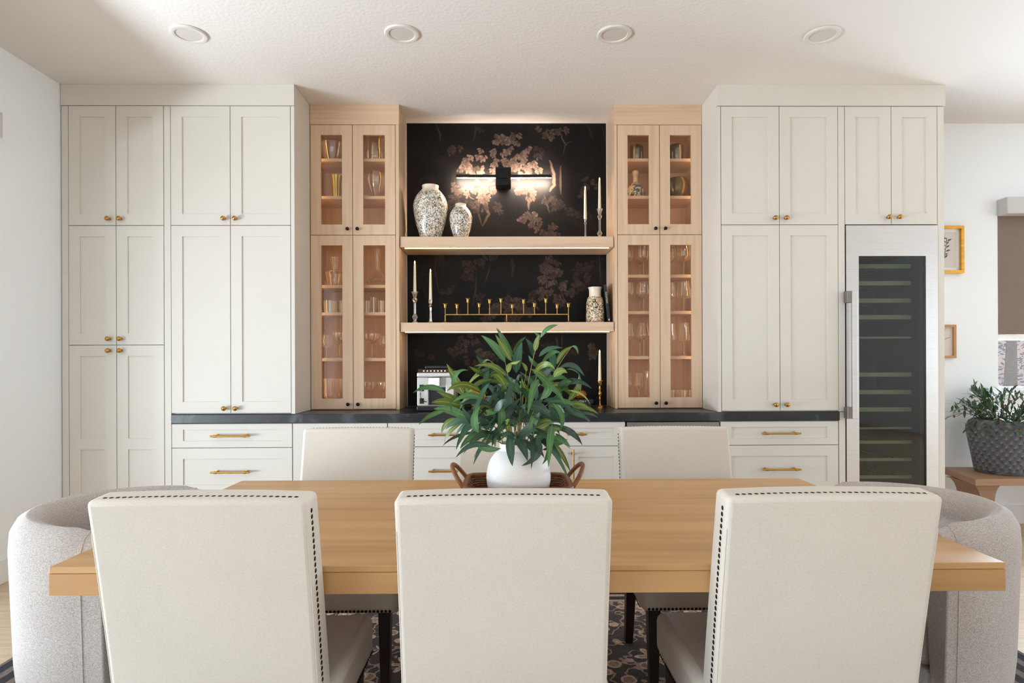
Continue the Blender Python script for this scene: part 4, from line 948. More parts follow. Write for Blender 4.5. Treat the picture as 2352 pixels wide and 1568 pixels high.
for i, (px, dy) in enumerate(((1543, 0), (1558, .04), (1569, -.03), (1583, 0))):
    wine(('shot glass, first from the left at the bottom of the right glass cabinet', 'shot glass, second from the left at the bottom of the right glass cabinet', 'shot glass, third from the left at the bottom of the right glass cabinet', 'shot glass, rightmost at the bottom of the right glass cabinet')[i], px, 897, 0, 7.5, GY + dy, 'crystal', 'shot', 'shot_glass', 'shot glass', 'shot glasses in the right glass cabinet')

# ------------------------------------------------------------------ ceiling lights
for i, (px, py) in enumerate(((434, 77), (923, 76), (1411, 77), (1889, 79))):
    v = _d + _r * ((px - CX) / F) - _u * ((py - CYP) / F); p = v * ((H - CAMH) / v.z) + Vector((0, 0, CAMH))
    t = thing('recessed_light', ('white recessed ceiling light nearest the left wall', 'white recessed ceiling light, second from the left wall', 'white recessed ceiling light, third from the left wall', 'white recessed ceiling light furthest right, above the right cabinets')[i], 'ceiling light', (p.x, p.y, H), group='row of recessed ceiling lights')
    obj('trim_ring', MB().lathe([(.094, -.0005), (.095, -.004), (.090, -.010), (.074, -.012), (.070, -.010), (.068, -.004)], n=40, caps=False), 'light_trim', t, smooth=True)
    obj('lens', MB().lathe([(0, -.006), (.069, -.006), (.069, -.002), (0, -.002)], n=40), 'light_lens', t)

# ------------------------------------------------------------------ left valance, right window dressing, pictures
o = obj('window_valance', MB().box(XL + .001, XL + .12, WY0 - .08, 3.37, 2.48, 2.622), 'cassette', bevel=.004); tag(o, 'grey fabric window valance on the left wall at the photo edge', 'valance')
t = thing('roller_blind', 'grey-brown woven roller shade half lowered in the right-hand window', 'window shade', ((GX0 + GX1) / 2, YB - .03, 0)); hw = (GX1 - GX0) / 2
obj('cassette', MB().box(-hw - .006, hw + .03, -.07, .028, 2.342, 2.466), 'cassette', t, bevel=.006, seg=3)
obj('shade_cloth', MB().box(-hw + .006, hw - .006, .034, .037, 1.450, 2.42), 'shade_fabric', t)
obj('hem_bar', MB().box(-hw + .006, hw - .006, .030, .041, 1.442, 1.449), 'shade_fabric', t)
def picture(name, label, x0, x1, z0, z1, fw, mname, dep, matw):
    t = thing(name, label, 'picture', ((x0 + x1) / 2, YB - .001, z0)); w_ = (x1 - x0) / 2; hh = z1 - z0
    obj('frame', grid_panel([-w_, -w_ + fw, w_ - fw, w_], [0, fw, hh - fw, hh], {(1, 1)}, -dep, th=dep - .001, hole=True), mname, t)
    obj('mat_board', MB().box(-w_ + fw, w_ - fw, -.008, -.005, fw, hh - fw), 'white_trim', t)
    a = obj('artwork', MB().box(-w_ + fw + matw, w_ - fw - matw, -.0092, -.0082, fw + matw, hh - fw - matw), 'art_paper', t)
    return t, a, w_, hh
t, a, w_, hh = picture('gold_picture_frame', 'gold-framed botanical print on the white wall beside the wine fridge', 3.17, 3.477, 1.907, 2.266, .022, 'gold_frame', .03, .022)
lf = MB(); q = random.Random(5); lf.tube([(0, -.0096, .07), (.02, -.0096, .15), (.035, -.0096, .27)], .0016, 6)
for k in range(13):
    z = .10 + k * .0135; sx = 1 if k % 2 else -1; x = .012 + k * .002; L = q.uniform(.03, .045); u_ = q.uniform(.2, .9)
    dx, dz = sx * L * math.cos(u_), L * math.sin(u_); n = len(lf.v)
    lf.v += [(x, -.0098, z), (x + dx * .5 - dz * .16, -.0098, z + dz * .5 + dx * .16), (x + dx, -.0098, z + dz), (x + dx * .5 + dz * .16, -.0098, z + dz * .5 - dx * .16)]; lf.f.append((n, n + 1, n + 2, n + 3))
obj('printed_sprig', lf, 'art_leaf', a, kind='stuff')
t, a, w_, hh = picture('oak_picture_frame', 'small oak-framed picture below the gold-framed print', 3.18, 3.418, 1.263, 1.516, .020, 'oak_frame', .025, .006)
obj('printed_sprig', MB().tube([(.03, -.0096, .14), (.06, -.0096, .152), (.085, -.0096, .158)], .001, 5), 'art_leaf', a)
# bench
BZ = .45
t = thing('side_bench', 'brown wooden bench under the right window carrying the grey pot', 'bench')
pol = [(3.147, 4.056), (4.6, 4.05), (4.6, 4.50), (3.26, 4.52)]
obj('top', MB().prism(pol, BZ - .046, BZ), 'bench_wood', t, bevel=.004)
for x in (3.33, 4.35):
    br = MB(); pf = []
    for k in range(9):
        a = PI / 2 * k / 8; pf.append((.09 + .16 * (1 - math.sin(a)), BZ - .047 - .13 * (1 - math.cos(a))))
    P2 = [(-u_, z) for u_, z in pf] + [(-.09, .12), (-.15, .02), (-.15, 0.0), (.15, 0.0), (.15, .02), (.09, .12)] + [(u_, z) for u_, z in reversed(pf)]
    P2 = [(u_ * .55, z) for u_, z in P2]
    n = len(P2); br.v = [(x + u_, 4.18, z) for u_, z in P2] + [(x + u_, 4.40, z) for u_, z in P2]
    br.f = [tuple(range(n)), tuple(reversed(range(n, 2 * n)))] + [(k, (k + 1) % n, n + (k + 1) % n, n + k) for k in range(n)]
    obj('leg', br, 'bench_wood', t)
# pot with olive branches
pc = Vector((ax(2302, 4.30), 4.30, BZ + .0005))
t = thing('olive_plant_pot', 'grey scalloped stone pot of olive branches on the bench', 'potted plant', pc)
pp = [(0, 0), (.158, 0), (.166, .012), (.180, .10), (.200, .21), (.214, .29), (.213, .325), (.196, .362), (.172, .378), (.158, .376), (.160, .36), (.17, .3), (0, .3)]
obj('pot', MB().lathe(pp, n=56), 'grey_pot', t, smooth=True)
def prof_r(z):
    for (r0, z0), (r1, z1) in zip(pp[2:8], pp[3:9]):
        if z0 <= z <= z1: return r0 + (r1 - r0) * (z - z0) / (z1 - z0)
    return .2
sm = MB()      # a leaf-shaped scale, tip upward, slightly proud
sm.v = [(-.026, .002, 0), (0, -.008, -.006), (.026, .002, 0), (-.016, -.006, .02), (.016, -.006, .02), (0, -.013, .012), (0, .001, .036)]
sm.f = [(0, 1, 5, 3), (1, 2, 4, 5), (3, 5, 6), (5, 4, 6)]
sme = sm.mesh('scale')
for i in range(11):
    z = .028 + i * .0285
    for k in range(26):
        a = 2 * PI * (k + .5 * (i % 2)) / 26
        if math.sin(a) > .25: continue          # scales on the wall side cannot be seen
        o = obj('scale', sme, 'grey_pot', t, fix=False); r = prof_r(z) + .001
        o.location = (r * math.cos(a), r * math.sin(a), z); o.rotation_euler = (0, 0, a + PI / 2)
def leaf_mesh(P0, P1, bulge, width, nrm, name='leaf', seg=8, fold=.12, twist=0.0):
    "lance-shaped leaf along a quadratic arc P0-bulge-P1 with a raised midrib; uv = across, along"
    P0, P1, B = Vector(P0), Vector(P1), Vector(bulge); v = []; f = []; uvs = []
    prev = None
    for i in range(seg + 1):
        t_ = i / seg; p = P0 * (1 - t_) ** 2 + B * 2 * t_ * (1 - t_) + P1 * t_ * t_
        tg = ((B - P0) * 2 * (1 - t_) + (P1 - B) * 2 * t_).normalized()
        n_ = Vector(nrm); n_ = (n_ - tg * n_.dot(tg))
        if n_.length < 1e-4: n_ = tg.orthogonal()
        n_.normalize(); s_ = tg.cross(n_).normalized()
        if twist: 
            a = twist * (t_ - .3); s_, n_ = s_ * math.cos(a) + n_ * math.sin(a), n_ * math.cos(a) - s_ * math.sin(a)
        wv = width / 2 * (math.sin(PI * min(1, t_ * .93 + .05) ** .8) ** .9 if 0 < i < seg else (.10 if i == 0 else .03))
        for k in (-1, 0, 1):
            v.append(tuple(p + s_ * wv * k - n_ * (fold * wv * (1 if k == 0 else 0)) )); uvs.append((.5 + .5 * k, t_))
    for i in range(seg):
        for k in range(2): f.append((i * 3 + k, i * 3 + k + 1, i * 3 + k + 4, i * 3 + k + 3))
    me = bpy.data.meshes.new(name); me.from_pydata(v, [], f); ul = me.uv_layers.new(name='UVMap')
    for lp in me.loops: ul.data[lp.index].uv = uvs[lp.vertex_index]
    me.shade_smooth(); return me
q = random.Random(21)
olv = [leaf_mesh((0, 0, 0), (0, L, dz), (0, L * .5, dz + .006), wd, (0, 0, 1), seg=5) for L, wd, dz in ((.076, .016, .004), (.066, .017, -.010), (.084, .016, .014), (.058, .015, 0))]
fru = MB().ball((0, 0, 0), .0075, 10, 8, (1, 1, 1.35)).mesh('olive'); fru.shade_smooth()
for s in range(46):
    a = q.uniform(0, 2 * PI); out = q.uniform(.16, .34); up = q.uniform(.0, .24) if q.random() < .75 else q.uniform(-.08, .02)
    if s == 0: a, out, up = PI * 1.0, .30, .10
    if s == 1: a, out, up = PI * 1.02, .27, -.06
    if s == 2: a, out, up = PI * 1.08, .24, .20
    P0 = Vector((math.cos(a) * .06, math.sin(a) * .06, .31)); P1 = Vector((math.cos(a) * out, min(math.sin(a) * out, .24), .37 + up)); B = (P0 + P1) / 2 + Vector((0, 0, .12))
    pts = [P0 * (1 - u_) ** 2 + B * 2 * u_ * (1 - u_) + P1 * u_ * u_ for u_ in [k / 6 for k in range(7)]]
    st_ = obj('branch', MB().tube(pts, [.003, .003, .0028, .0025, .002, .0016, .001], 6), 'stem_brown', t, smooth=True)
    for k in range(15):
        u_ = .22 + .78 * k / 14; p = P0 * (1 - u_) ** 2 + B * 2 * u_ * (1 - u_) + P1 * u_ * u_; tg = ((B - P0) * (1 - u_) + (P1 - B) * u_).normalized()
        d = (tg * .7 + Vector((q.gauss(0, .7), q.gauss(0, .7), q.gauss(.1, .5)))).normalized()
        o = obj('leaf', q.choice(olv), 'olive_leaf', t, fix=False); o.location = p; o.rotation_euler = d.to_track_quat('Y', 'Z').to_euler()
    for k in range(2 if s % 2 else 1):
        u_ = q.uniform(.4, .95); p = P0 * (1 - u_) ** 2 + B * 2 * u_ * (1 - u_) + P1 * u_ * u_
        o = obj('olive', fru, 'olive_fruit', t, fix=False); o.location = p + Vector((q.gauss(0, .012), -.008, -.012))

# ------------------------------------------------------------------ rug and dining table
RX0, RX1, RY0_, RY1_ = -2.09, 2.19, .62, 3.42
o = obj('area_rug', MB().box(-(RX1 - RX0) / 2, (RX1 - RX0) / 2, -(RY1_ - RY0_) / 2, (RY1_ - RY0_) / 2, 0, .009), 'rug_weave', bevel=.002)
o.location = ((RX0 + RX1) / 2, (RY0_ + RY1_) / 2, .0008); tag(o, 'dark charcoal and dusty pink floral rug under the dining table', 'rug')
FZ = .0102
TX, TY = .058, 2.010; TW, TD = 2.322, 1.064
t = thing('dining_table', 'light oak dining table with thick top in the middle of the room', 'table', (TX, TY, FZ), math.radians(-.35)); z = .76 - FZ
top = obj('table_top', MB().box(-TW / 2, TW / 2, -TD / 2, TD / 2, z - .0165, z), 'table_oak', t, bevel=.0022, seg=2)
for s_ in (-1, 1):
    obj('edge_board', MB().box(-TW / 2, TW / 2, min(s_ * (TD / 2 - .03), s_ * TD / 2), max(s_ * (TD / 2 - .03), s_ * TD / 2), z - .069, z - .0169), 'table_oak', t, bevel=.0009)
    obj('edge_board', MB().box(min(s_ * (TW / 2 - .03), s_ * TW / 2), max(s_ * (TW / 2 - .03), s_ * TW / 2), -TD / 2 + .031, TD / 2 - .031, z - .069, z - .0169), 'table_oak', t, bevel=.0009)
for xx in (-.09, .09):
    obj('pedestal_leg', MB().box(xx - .055, xx + .055, -.04, .16, .06, z - .07), 'table_oak', t, bevel=.006)
obj('foot', MB().box(-.15, .15, -.10, .22, .001, .06), 'table_oak', t, bevel=.006)
obj('brace', MB().box(-.9, .9, -.05, .05, z - .068, z - .018), 'table_oak', t)

# ------------------------------------------------------------------ linen dining chairs
def dining_chair(label, x, y, rz, front, grp):
    t = thing('dining_chair', label, 'chair', (x, y, FZ), rz, grp)
    hz = .95 - FZ; hw = .2425
    # back: raked slab with gently curved rear face
    bm_ = MB(); rows = 8
    zs = [.34 + (hz - .34) * k / rows for k in range(rows + 1)]
    def yb_(z): u_ = (z - .34) / (hz - .34); return -.232 - .105 * u_ ** 1.15
    def th_(z): u_ = (z - .34) / (hz - .34); return .098 - .016 * u_
    cols = [-1, -.5, 0, .5, 1]
    for z_ in zs:
        for cx_ in cols: bm_.v.append((cx_ * hw, yb_(z_) - .006 * (1 - cx_ * cx_), z_ + (.004 * (1 - cx_ * cx_) if z_ == zs[-1] else 0)))
        for cx_ in cols: bm_.v.append((cx_ * hw, yb_(z_) + th_(z_) + .006 * (1 - cx_ * cx_), z_ + (.004 * (1 - cx_ * cx_) if z_ == zs[-1] else 0) + (.006 if z_ == zs[-1] else 0)))
    for i in range(rows):
        for k in range(4):
            bm_.f.append((i * 10 + k, i * 10 + k + 1, i * 10 + k + 11, i * 10 + k + 10)); bm_.f.append((i * 10 + 5 + k + 1, i * 10 + 5 + k, i * 10 + 15 + k, i * 10 + 15 + k + 1))
        bm_.f.append((i * 10 + 5, i * 10, i * 10 + 10, i * 10 + 15)); bm_.f.append((i * 10 + 4, i * 10 + 9, i * 10 + 19, i * 10 + 14))
    e = rows * 10
    for k in range(4): bm_.f.append((e + k, e + k + 1, e + 6 + k, e + 5 + k)); bm_.f.append((k + 1, k, 5 + k, 6 + k))
    back = obj('backrest', bm_, 'linen', t, smooth='auto', bevel=.013, seg=4)
    back.modifiers['bevel'].harden_normals = False
    # piping seam that frames the rear panel
    ed = []
    for z_ in zs: ed.append((-hw + .004, yb_(z_) + .0035, z_))
    ed[-1] = (-hw + .010, yb_(zs[-1]) + .0035, zs[-1] - .008)
    ed2 = [(-p[0], p[1], p[2]) for p in reversed(ed)]
    for e_ in (ed[:-1], ed2[1:]): obj('piping', MB().tube(e_, .0016, 6), 'linen', back, smooth=True)
    st_ = MB().box(-.262, .262, -.20, .25, .328, .452)
    obj('seat', st_, 'linen', t, smooth='auto', bevel=.026, seg=4)
    for sx in (-1, 1):
        xo = sx * .235; xi = sx * .19
        lf_ = MB().hexa([(min(xo, xi) + .008, .195, 0), (max(xo, xi) - .008, .195, 0), (max(xo, xi) - .008, .232, 0), (min(xo, xi) + .008, .232, 0), (min(xo, xi), .19, .33), (max(xo, xi), .19, .33), (max(xo, xi), .238, .33), (min(xo, xi), .238, .33)])
        obj('leg', lf_, 'dark_wood', t, bevel=.002)
        lr = MB().hexa([(min(xo, xi) + .006, -.262, 0), (max(xo, xi) - .006, -.262, 0), (max(xo, xi) - .006, -.222, 0), (min(xo, xi) + .006, -.222, 0), (min(xo, xi), -.20, .345), (max(xo, xi), -.20, .345), (max(xo, xi), -.155, .345), (min(xo, xi), -.155, .345)])
        obj('leg', lr, 'dark_wood', t, bevel=.002)
    # nail heads: along the top and down both sides of the back, and round the seat rail
    spots = []
    n1 = 31
    for k in range(n1):
        x_ = -.212 + .424 * k / (n1 - 1); spots.append((Vector((x_, yb_(hz) + .024, hz + .0008 + .004 * (1 - (x_ / hw) ** 2))), Vector((0, 0, 1)), True))
    for k in range(40):
        z_ = hz - .03 - k * .0145
        if z_ < .37: break
        for sx in (-1, 1): spots.append((Vector((sx * (hw + .0001), yb_(z_) + .027, z_)), Vector((sx, 0, 0)), True))
    for k in range(34): spots.append((Vector((-.235 + .47 * k / 33, .2502, .342)), Vector((0, 1, 0)), False))
    for k in range(28):
        for sx in (-1, 1): spots.append((Vector((sx * .2622, -.16 + .385 * k / 27, .342)), Vector((sx, 0, 0)), False))
    trim = MB()
    for p, n_, single in spots:
        if single and front:
            o = bpy.data.objects.new('nailhead', NAIL); C.objects.link(o); o.parent = back; o.location = p; o.rotation_euler = n_.to_track_quat('Z', 'Y').to_euler()
        else:
            a_ = n_.orthogonal().normalized(); b_ = n_.cross(a_); i0 = len(trim.v); trim.v.append(tuple(p + n_ * .0032))
            for k in range(8): trim.v.append(tuple(p + (a_ * math.cos(k * PI / 4) + b_ * math.sin(k * PI / 4)) * .0052))
            for k in range(8): trim.f.append((i0, i0 + 1 + k, i0 + 1 + (k + 1) % 8))
    obj('nail_trim', trim, 'nail', t, kind='stuff', fix=False)
    return t
nm = MB().lathe([(.0056, 0), (.0050, .0011), (.0032, .0019), (0, .0022)], n=10); NAIL = nm.mesh('nailhead'); NAIL.materials.append(M['nail']); NAIL.shade_smooth()
g_ = 'cream linen dining chairs'
YF = 1.680
for px, lb in ((450, 'cream linen nailhead chair seen from behind at the table\'s near side, left'), (1155.5, 'cream linen nailhead chair seen from behind, middle of the near side'), (1919, 'cream linen nailhead chair seen from behind at the near side, right')):
    dining_chair(lb, ax(px, 1.347), YF, 0, True, g_)
YK = 2.455
for px, lb in ((822.5, 'cream linen chair facing us across the table, left of the vase'), (1178, 'cream linen chair facing us across the table, hidden behind the white vase'), (1547.5, 'cream linen chair facing us across the table, right of the vase')):
    dining_chair(lb, ax(px, 2.72), YK, PI, False, g_)

# ------------------------------------------------------------------ barrel chairs at the ends
def barrel_chair(label, x, y, rz, arm):
    t = thing('barrel_chair', label, 'chair', (x, y, FZ), rz, 'grey tweed barrel chairs at the table ends')
    R = .335
    path = []
    for k in range(6): path.append((arm - arm * k / 5.0, -1, None))
    for k in range(1, 24): path.append((None, None, -PI / 2 - PI * k / 24))
    for k in range(6): path.append((arm * k / 5.0, 1, None))
    secs = []; Ltot = len(path) - 1
    for i, (ax_, sy, ang) in enumerate(path):
        if ang is None: nrm = Vector((0, sy, 0)); cpt = Vector((ax_, 0, 0)); f_ = ax_ / arm
        else: nrm = Vector((math.cos(ang), math.sin(ang), 0)); cpt = Vector((0, 0, 0)); f_ = 0
        back = max(0, -nrm.x); hz = .780 + .010 * back - .026 * max(0, f_)
        th = .088 + .014 * back
        pr_ = [(R - .045, .025), (R - .04, .06), (R - .012, .35), (R, hz - .10), (R - .004, hz - .045), (R - .02, hz - .014), (R - .045, hz), (R - th + .03, hz - .006), (R - th + .008, hz - .03), (R - th, hz - .07), (R - th + .004, .42), (R - th + .01, .36)]
        secs.append([tuple(cpt + nrm * r + Vector((0, 0, zz))) for r, zz in pr_])
    mb = MB(); n = len(secs[0])
    for s in secs: mb.v += s
    for i in range(len(secs) - 1):
        for k in range(n - 1): mb.f.append((i * n + k, (i + 1) * n + k, (i + 1) * n + k + 1, i * n + k + 1))
        mb.f.append((i * n + n - 1, (i + 1) * n + n - 1, (i + 1) * n, i * n))
    mb.f.append(tuple(range(n))); mb.f.append(tuple(reversed(range((len(secs) - 1) * n, len(secs) * n))))
    sh_ = obj('shell', mb, 'tweed', t, smooth='auto', bevel=.02, seg=3)
    # seams
    for sy in (-1, 1):
        sec = secs[3] if sy == -1 else secs[-4]
        pts = [Vector(p) + Vector((0, sy * .0006, 0)) for p in sec[:8]]
        obj('seam', MB().tube(pts, .0018, 6), 'tweed', sh_, smooth=True)
    # seat cushion and plinth
    def dshape(r, xf):
        P_ = [(xf, -r)]
        P_ += [(r * math.cos(-PI / 2 - PI * k / 20), r * math.sin(-PI / 2 - PI * k / 20)) for k in range(21)]
        P_ += [(xf, r)]; return P_
    obj('seat_cushion', MB().prism(dshape(.235, arm + .012), .33, .465), 'tweed', t, smooth='auto', bevel=.035, seg=4)
    obj('seat_base', MB().prism(dshape(.235, arm - .01), .03, .328), 'tweed', t, bevel=.01)
    obj('plinth', MB().lathe([(0, 0), (.24, 0), (.24, .024), (0, .024)], n=40), 'dark_wood', t)
    return t
barrel_chair('grey tweed barrel chair at the left end of the table', -1.208, 2.02, 0, .095)
barrel_chair('grey tweed barrel chair at the right end of the table', 1.285, 2.02, PI, .055)

# ------------------------------------------------------------------ centrepiece
TZ = .7605
YV = 2.0; vx = ax(1190, YV)
# rattan tray
tx_ = ax(1188, YV)
t = thing('rattan_tray', 'brown woven rattan tray with looped handles under the white vase', 'tray', (tx_, YV + .005, TZ), 0)
def ringpts(hx_, hy_, z, n=64, e=9.0):
    out = []
    for k in range(n):
        a = 2 * PI * k / n; c_, s_ = math.cos(a), math.sin(a)
        rr = (abs(c_) ** e + abs(s_) ** e) ** (-1 / e); out.append((hx_ * c_ * rr, hy_ * s_ * rr, z))
    return out
obj('base', MB().prism([(p[0], p[1]) for p in ringpts(.128, .098, 0)], .001, .008), 'rattan_dark', t)
lin_ = MB(); lo, hi = ringpts(.1292, .0992, .008, 96), ringpts(.1668, .1266, .094, 96); li, hi2 = ringpts(.1284, .0984, .008, 96), ringpts(.1660, .1258, .094, 96)
lin_.v = lo + hi + hi2 + li
lin_.f = [(r * 96 + k, r * 96 + (k + 1) % 96, ((r + 1) % 4) * 96 + (k + 1) % 96, ((r + 1) % 4) * 96 + k) for r in range(4) for k in range(96)]
obj('wall', lin_, 'rattan_dark', t)
weave = MB()
for i in range(12):
    u_ = i / 11; z = .012 + .080 * u_; hx_, hy_ = .130 + .036 * u_, .100 + .026 * u_
    pts = ringpts(hx_, hy_, z, 96)
    pts = [(p[0] * (1 + .012 * (1 if (k // 2 + i) % 2 else -1)), p[1] * (1 + .012 * (1 if (k // 2 + i) % 2 else -1)), p[2]) for k, p in enumerate(pts)]
    weave.tube(pts, .0036, 6, closed=True)
obj('woven_wall', weave, 'rattan', t, smooth=True, kind='stuff')
stk = MB()
for k in range(0, 96, 4):
    a0, a1 = ringpts(.130, .100, .006, 96)[k], ringpts(.166, .126, .093, 96)[k]; stk.tube([a0, a1], .003, 6)
obj('stakes', stk, 'rattan_dark', t, kind='stuff')
obj('rim', MB().tube(ringpts(.169, .129, .097, 64), .0075, 8, closed=True), 'rattan', t, smooth=True)
for sx in (-1, 1):
    pts = []
    for k in range(17):
        a = PI * k / 16; yy = -.085 * math.cos(a); up = math.sin(a) ** .75
        pts.append((sx * (.158 + .056 * up), yy, .075 + .078 * up))
    obj('handle', MB().tube(pts, .0072, 10), 'rattan', t, smooth=True)
    obj('end_wrap', MB().hexa([(sx * .134, -.07, .012), (sx * .140, -.07, .012), (sx * .140, .07, .012), (sx * .134, .07, .012), (sx * .170, -.085, .098), (sx * .178, -.085, .098), (sx * .178, .085, .098), (sx * .170, .085, .098)]), 'rattan_dark', t)
# vase with willow-leaf branches
h_ = at(1190, 1016, YV).z - (TZ + .009); r_ = 73.5 * YV / F
t = thing('white_vase', 'round white ceramic vase on the rattan tray at the table centre', 'vase', (vx, YV, TZ + .0090))
obj('body', MB().lathe(scaled([(0, 0), (.50, 0)] + smoothprof([(.52, 0), (.60, .012), (.80, .14), (.95, .32), (1.0, .46), (.985, .58), (.90, .73), (.72, .85), (.60, .895), (.58, .93), (.60, .985), (.585, 1.0)]) + [(.54, .99), (.52, .93), (.56, .88), (.8, .7), (.85, .4), (.5, .05), (0, .05)], r_, h_), n=64), 'white_ceramic', t, smooth=True)
bq = thing('leafy_arrangement', 'large spray of long willow-shaped green leaves standing in the white vase', 'plant', (vx, YV, TZ + .0090 + h_))
O = Vector((vx, YV, TZ + .0090 + h_))
def zp(zx, zy, Y): return at(930 + zx / 3.734, 730 + zy / 3.734, Y) - O
q = random.Random(4)
G_, T_, D_, L_, Y_ = 'leaf_green', 'leaf_teal', 'leaf_dark', 'leaf_light', 'leaf_olive'
LV = [((860, 380), (655, 150), (790, 230), 78, G_, 0), ((930, 340), (785, 85), (840, 170), 66, G_, 0), ((915, 370), (775, 140), (850, 260), 62, Y_, -1), ((930, 300), (1040, 160), (960, 210), 48, G_, 1), ((955, 470), (1005, 210), (950, 330), 96, T_, 0),
      ((1098, 330), (1035, 175), (1110, 250), 62, T_, 1), ((1115, 285), (1155, 145), (1125, 200), 66, L_, -1), ((1160, 170), (1312, 60), (1210, 70), 54, G_, 0), ((1155, 190), (1112, 130), (1150, 140), 36, G_, 0), ((1265, 435), (1222, 240), (1290, 330), 84, T_, 0),
      ((1150, 330), (1355, 258), (1230, 230), 56, T_, 1), ((1305, 395), (1450, 240), (1330, 280), 48, Y_, 0), ((1435, 240), (1486, 312), (1475, 235), 30, G_, 0), ((1278, 505), (1392, 470), (1330, 420), 76, L_, -1), ((1388, 440), (1512, 500), (1450, 425), 18, G_, 0),
      ((1300, 650), (1432, 545), (1370, 530), 88, G_, 0), ((1400, 705), (1490, 480), (1510, 610), 72, Y_, 0), ((1400, 620), (1588, 740), (1540, 630), 26, L_, -1), ((1245, 720), (1500, 785), (1390, 680), 64, G_, -1), ((1270, 730), (1325, 975), (1400, 840), 54, G_, -2),
      ((1370, 785), (1592, 885), (1470, 790), 74, T_, 0), ((1440, 770), (1660, 825), (1570, 745), 46, Y_, 1), ((1500, 820), (1658, 858), (1590, 800), 48, T_, 1), ((1290, 990), (1420, 1108), (1370, 1050), 56, G_, -1), ((1215, 1015), (1395, 1040), (1290, 1100), 84, G_, -1),
      ((1200, 975), (1180, 1255), (1290, 1110), 70, G_, -3), ((1130, 1020), (1000, 1268), (1200, 1190), 82, D_, -3), ((900, 1000), (922, 1270), (900, 1130), 86, T_, -4), ((940, 1010), (1052, 1225), (1020, 1080), 86, D_, -3), ((1000, 1040), (1105, 1165), (1080, 1090), 64, D_, -2),
      ((595, 1052), (825, 1118), (700, 1150), 74, G_, -2), ((755, 990), (472, 1120), (580, 960), 86, G_, -2), ((610, 980), (322, 1098), (420, 990), 34, D_, 0), ((490, 900), (338, 1070), (370, 950), 54, Y_, 1), ((440, 860), (314, 990), (330, 890), 56, Y_, 1),
      ((610, 880), (345, 955), (450, 840), 84, T_, 0), ((345, 795), (118, 916), (210, 815), 50, G_, -1), ((540, 860), (248, 778), (380, 760), 86, G_, -1), ((510, 770), (228, 725), (360, 690), 92, Y_, 0), ((490, 740), (272, 632), (370, 660), 80, Y_, 1),
      ((345, 635), (68, 644), (200, 545), 58, G_, -1), ((505, 665), (358, 392), (450, 560), 84, Y_, 1), ((405, 605), (545, 448), (420, 420), 48, G_, -1), ((670, 690), (412, 720), (540, 620), 80, G_, -2), ((740, 745), (475, 745), (600, 680), 64, D_, -1),
      ((770, 500), (552, 415), (650, 480), 68, Y_, 1), ((890, 525), (600, 412), (770, 360), 70, Y_, 0), ((750, 425), (612, 325), (670, 400), 60, T_, 1), ((910, 560), (690, 410), (810, 430), 96, D_, 1), ((760, 530), (540, 615), (640, 520), 40, Y_, 0),
      ((710, 650), (535, 600), (620, 590), 64, G_, 0), ((930, 600), (740, 545), (850, 510), 76, Y_, 0), ((650, 960), (485, 755), (540, 870), 58, T_, -2), ((630, 985), (648, 755), (550, 860), 80, G_, -3), ((815, 990), (822, 700), (845, 840), 82, G_, -3),
      ((845, 900), (985, 690), (900, 770), 76, D_, -2), ((955, 1030), (1155, 805), (1090, 960), 98, D_, -3), ((1030, 750), (1255, 850), (1140, 720), 110, D_, -2), ((1120, 710), (985, 460), (1150, 570), 66, T_, -1), ((1075, 710), (1000, 520), (1030, 620), 84, Y_, 0),
      ((1165, 695), (1105, 468), (1320, 580), 90, G_, -2), ((1260, 500), (1090, 470), (1170, 420), 84, D_, 1), ((695, 790), (808, 790), (750, 830), 60, G_, -3), ((905, 385), (990, 362), (950, 395), 30, L_, -2), ((885, 470), (925, 380), (880, 410), 56, L_, -1),
      ((1120, 600), (1290, 420), (1170, 480), 74, D_, 1), ((820, 700), (690, 560), (760, 610), 84, D_, 1), ((980, 640), (880, 500), (930, 560), 90, G_, 0), ((870, 860), (720, 800), (790, 800), 76, D_, 0), ((1260, 900), (1090, 960), (1170, 960), 70, Y_, -1),
      ((1240, 800), (1350, 640), (1280, 700), 80, G_, -1), ((1010, 880), (1000, 700), (980, 800), 90, D_, 0), ((760, 930), (650, 850), (690, 930), 80, T_, -1), ((900, 760), (780, 640), (830, 720), 80, T_, 0), ((1320, 880), (1240, 760), (1300, 820), 90, T_, -1),
      ((600, 770), (500, 560), (560, 660), 66, Y_, 1), ((840, 640), (880, 560), (830, 600), 40, G_, -2), ((660, 690), (745, 680), (700, 660), 36, G_, -3), ((1180, 1130), (1330, 1030), (1260, 1120), 34, D_, 0), ((1290, 960), (1400, 1010), (1340, 900), 50, T_, 0),
      ((390, 690), (420, 830), (385, 770), 22, G_, -2), ((1490, 480), (1500, 640), (1520, 560), 24, G_, -1), ((1150, 420), (1060, 320), (1090, 390), 50, G_, 1), ((1200, 450), (1140, 390), (1160, 410), 50, Y_, 1), ((1040, 460), (1000, 380), (1040, 410), 40, L_, 0)]
bases = []
for i, (b, tip, bl, wd, mname, dd) in enumerate(LV):
    cx_ = (b[0] + tip[0]) / 2; Yb_ = YV + .035 * dd + q.uniform(-.02, .02); Yt_ = Yb_ - q.uniform(-.03, .06)
    P0, P1, B = zp(*b, Yb_), zp(*tip, Yt_), zp(*bl, (Yb_ + Yt_) / 2 - .01)
    nrm = Vector((q.gauss(0, .35), -1, q.gauss(.35, .3)))
    obj('leaf', leaf_mesh(P0, P1, B, wd / 3.734 / 1400 * YV * 0.84, nrm, twist=q.gauss(0, .5)), mname, bq, fix=False); bases.append((P0, (B - P0).normalized()))
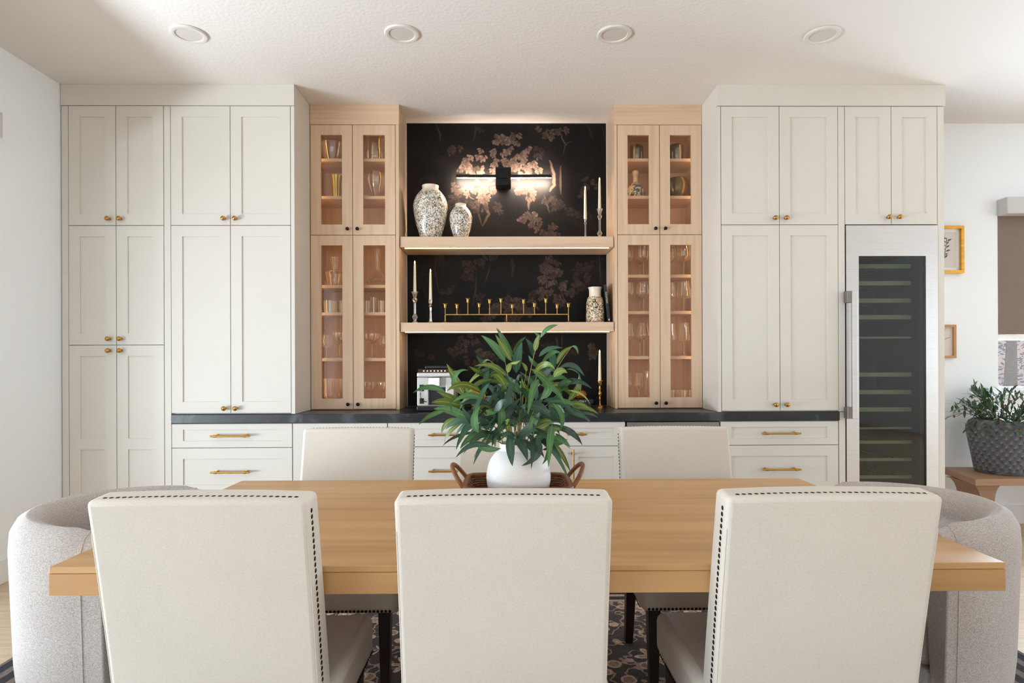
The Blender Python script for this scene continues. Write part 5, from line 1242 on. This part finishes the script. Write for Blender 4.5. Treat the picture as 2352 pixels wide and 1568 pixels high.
for k in range(120):      # inner foliage of the spray
    a = q.uniform(0, 2 * PI); rad = q.uniform(.01, .15); zc = q.uniform(.015, .25) if k % 3 else q.uniform(.0, .1)
    P0 = Vector((math.cos(a) * rad, math.sin(a) * rad * .7 + (.0 if k % 3 else -.03), zc)); d = Vector((math.cos(a) + q.gauss(0, .5), math.sin(a) * .6 + q.gauss(0, .4), q.gauss(.25, .6))).normalized(); L = q.uniform(.085, .13)
    P1 = P0 + d * L + Vector((0, 0, -.045)); B = P0 + d * L * .55 + Vector((0, 0, .02))
    obj('leaf', leaf_mesh(P0, P1, B, q.uniform(.016, .024), Vector((q.gauss(0, .5), -.8, q.gauss(.5, .4))), twist=q.gauss(0, .5)), q.choice([D_, D_, T_, T_, G_, Y_]), bq, fix=False); bases.append((P0, d))
for i, (P0, d) in enumerate(bases):
    if i % 6: continue
    root = Vector((max(-.04, min(.04, P0.x * .22)), max(-.035, min(.035, P0.y * .3)), -.03)); mid_ = Vector((P0.x * .35, P0.y * .4, max(P0.z * .55, .02 + P0.z * .3)))
    pts = []
    for k in range(8):
        u_ = k / 7; pts.append(root * (1 - u_) ** 2 + mid_ * 2 * u_ * (1 - u_) + P0 * u_ * u_)
    obj('branch', MB().tube(pts, [.0018, .0018, .0017, .0016, .0015, .0014, .0012, .001], 6), 'stem', bq, smooth=True)
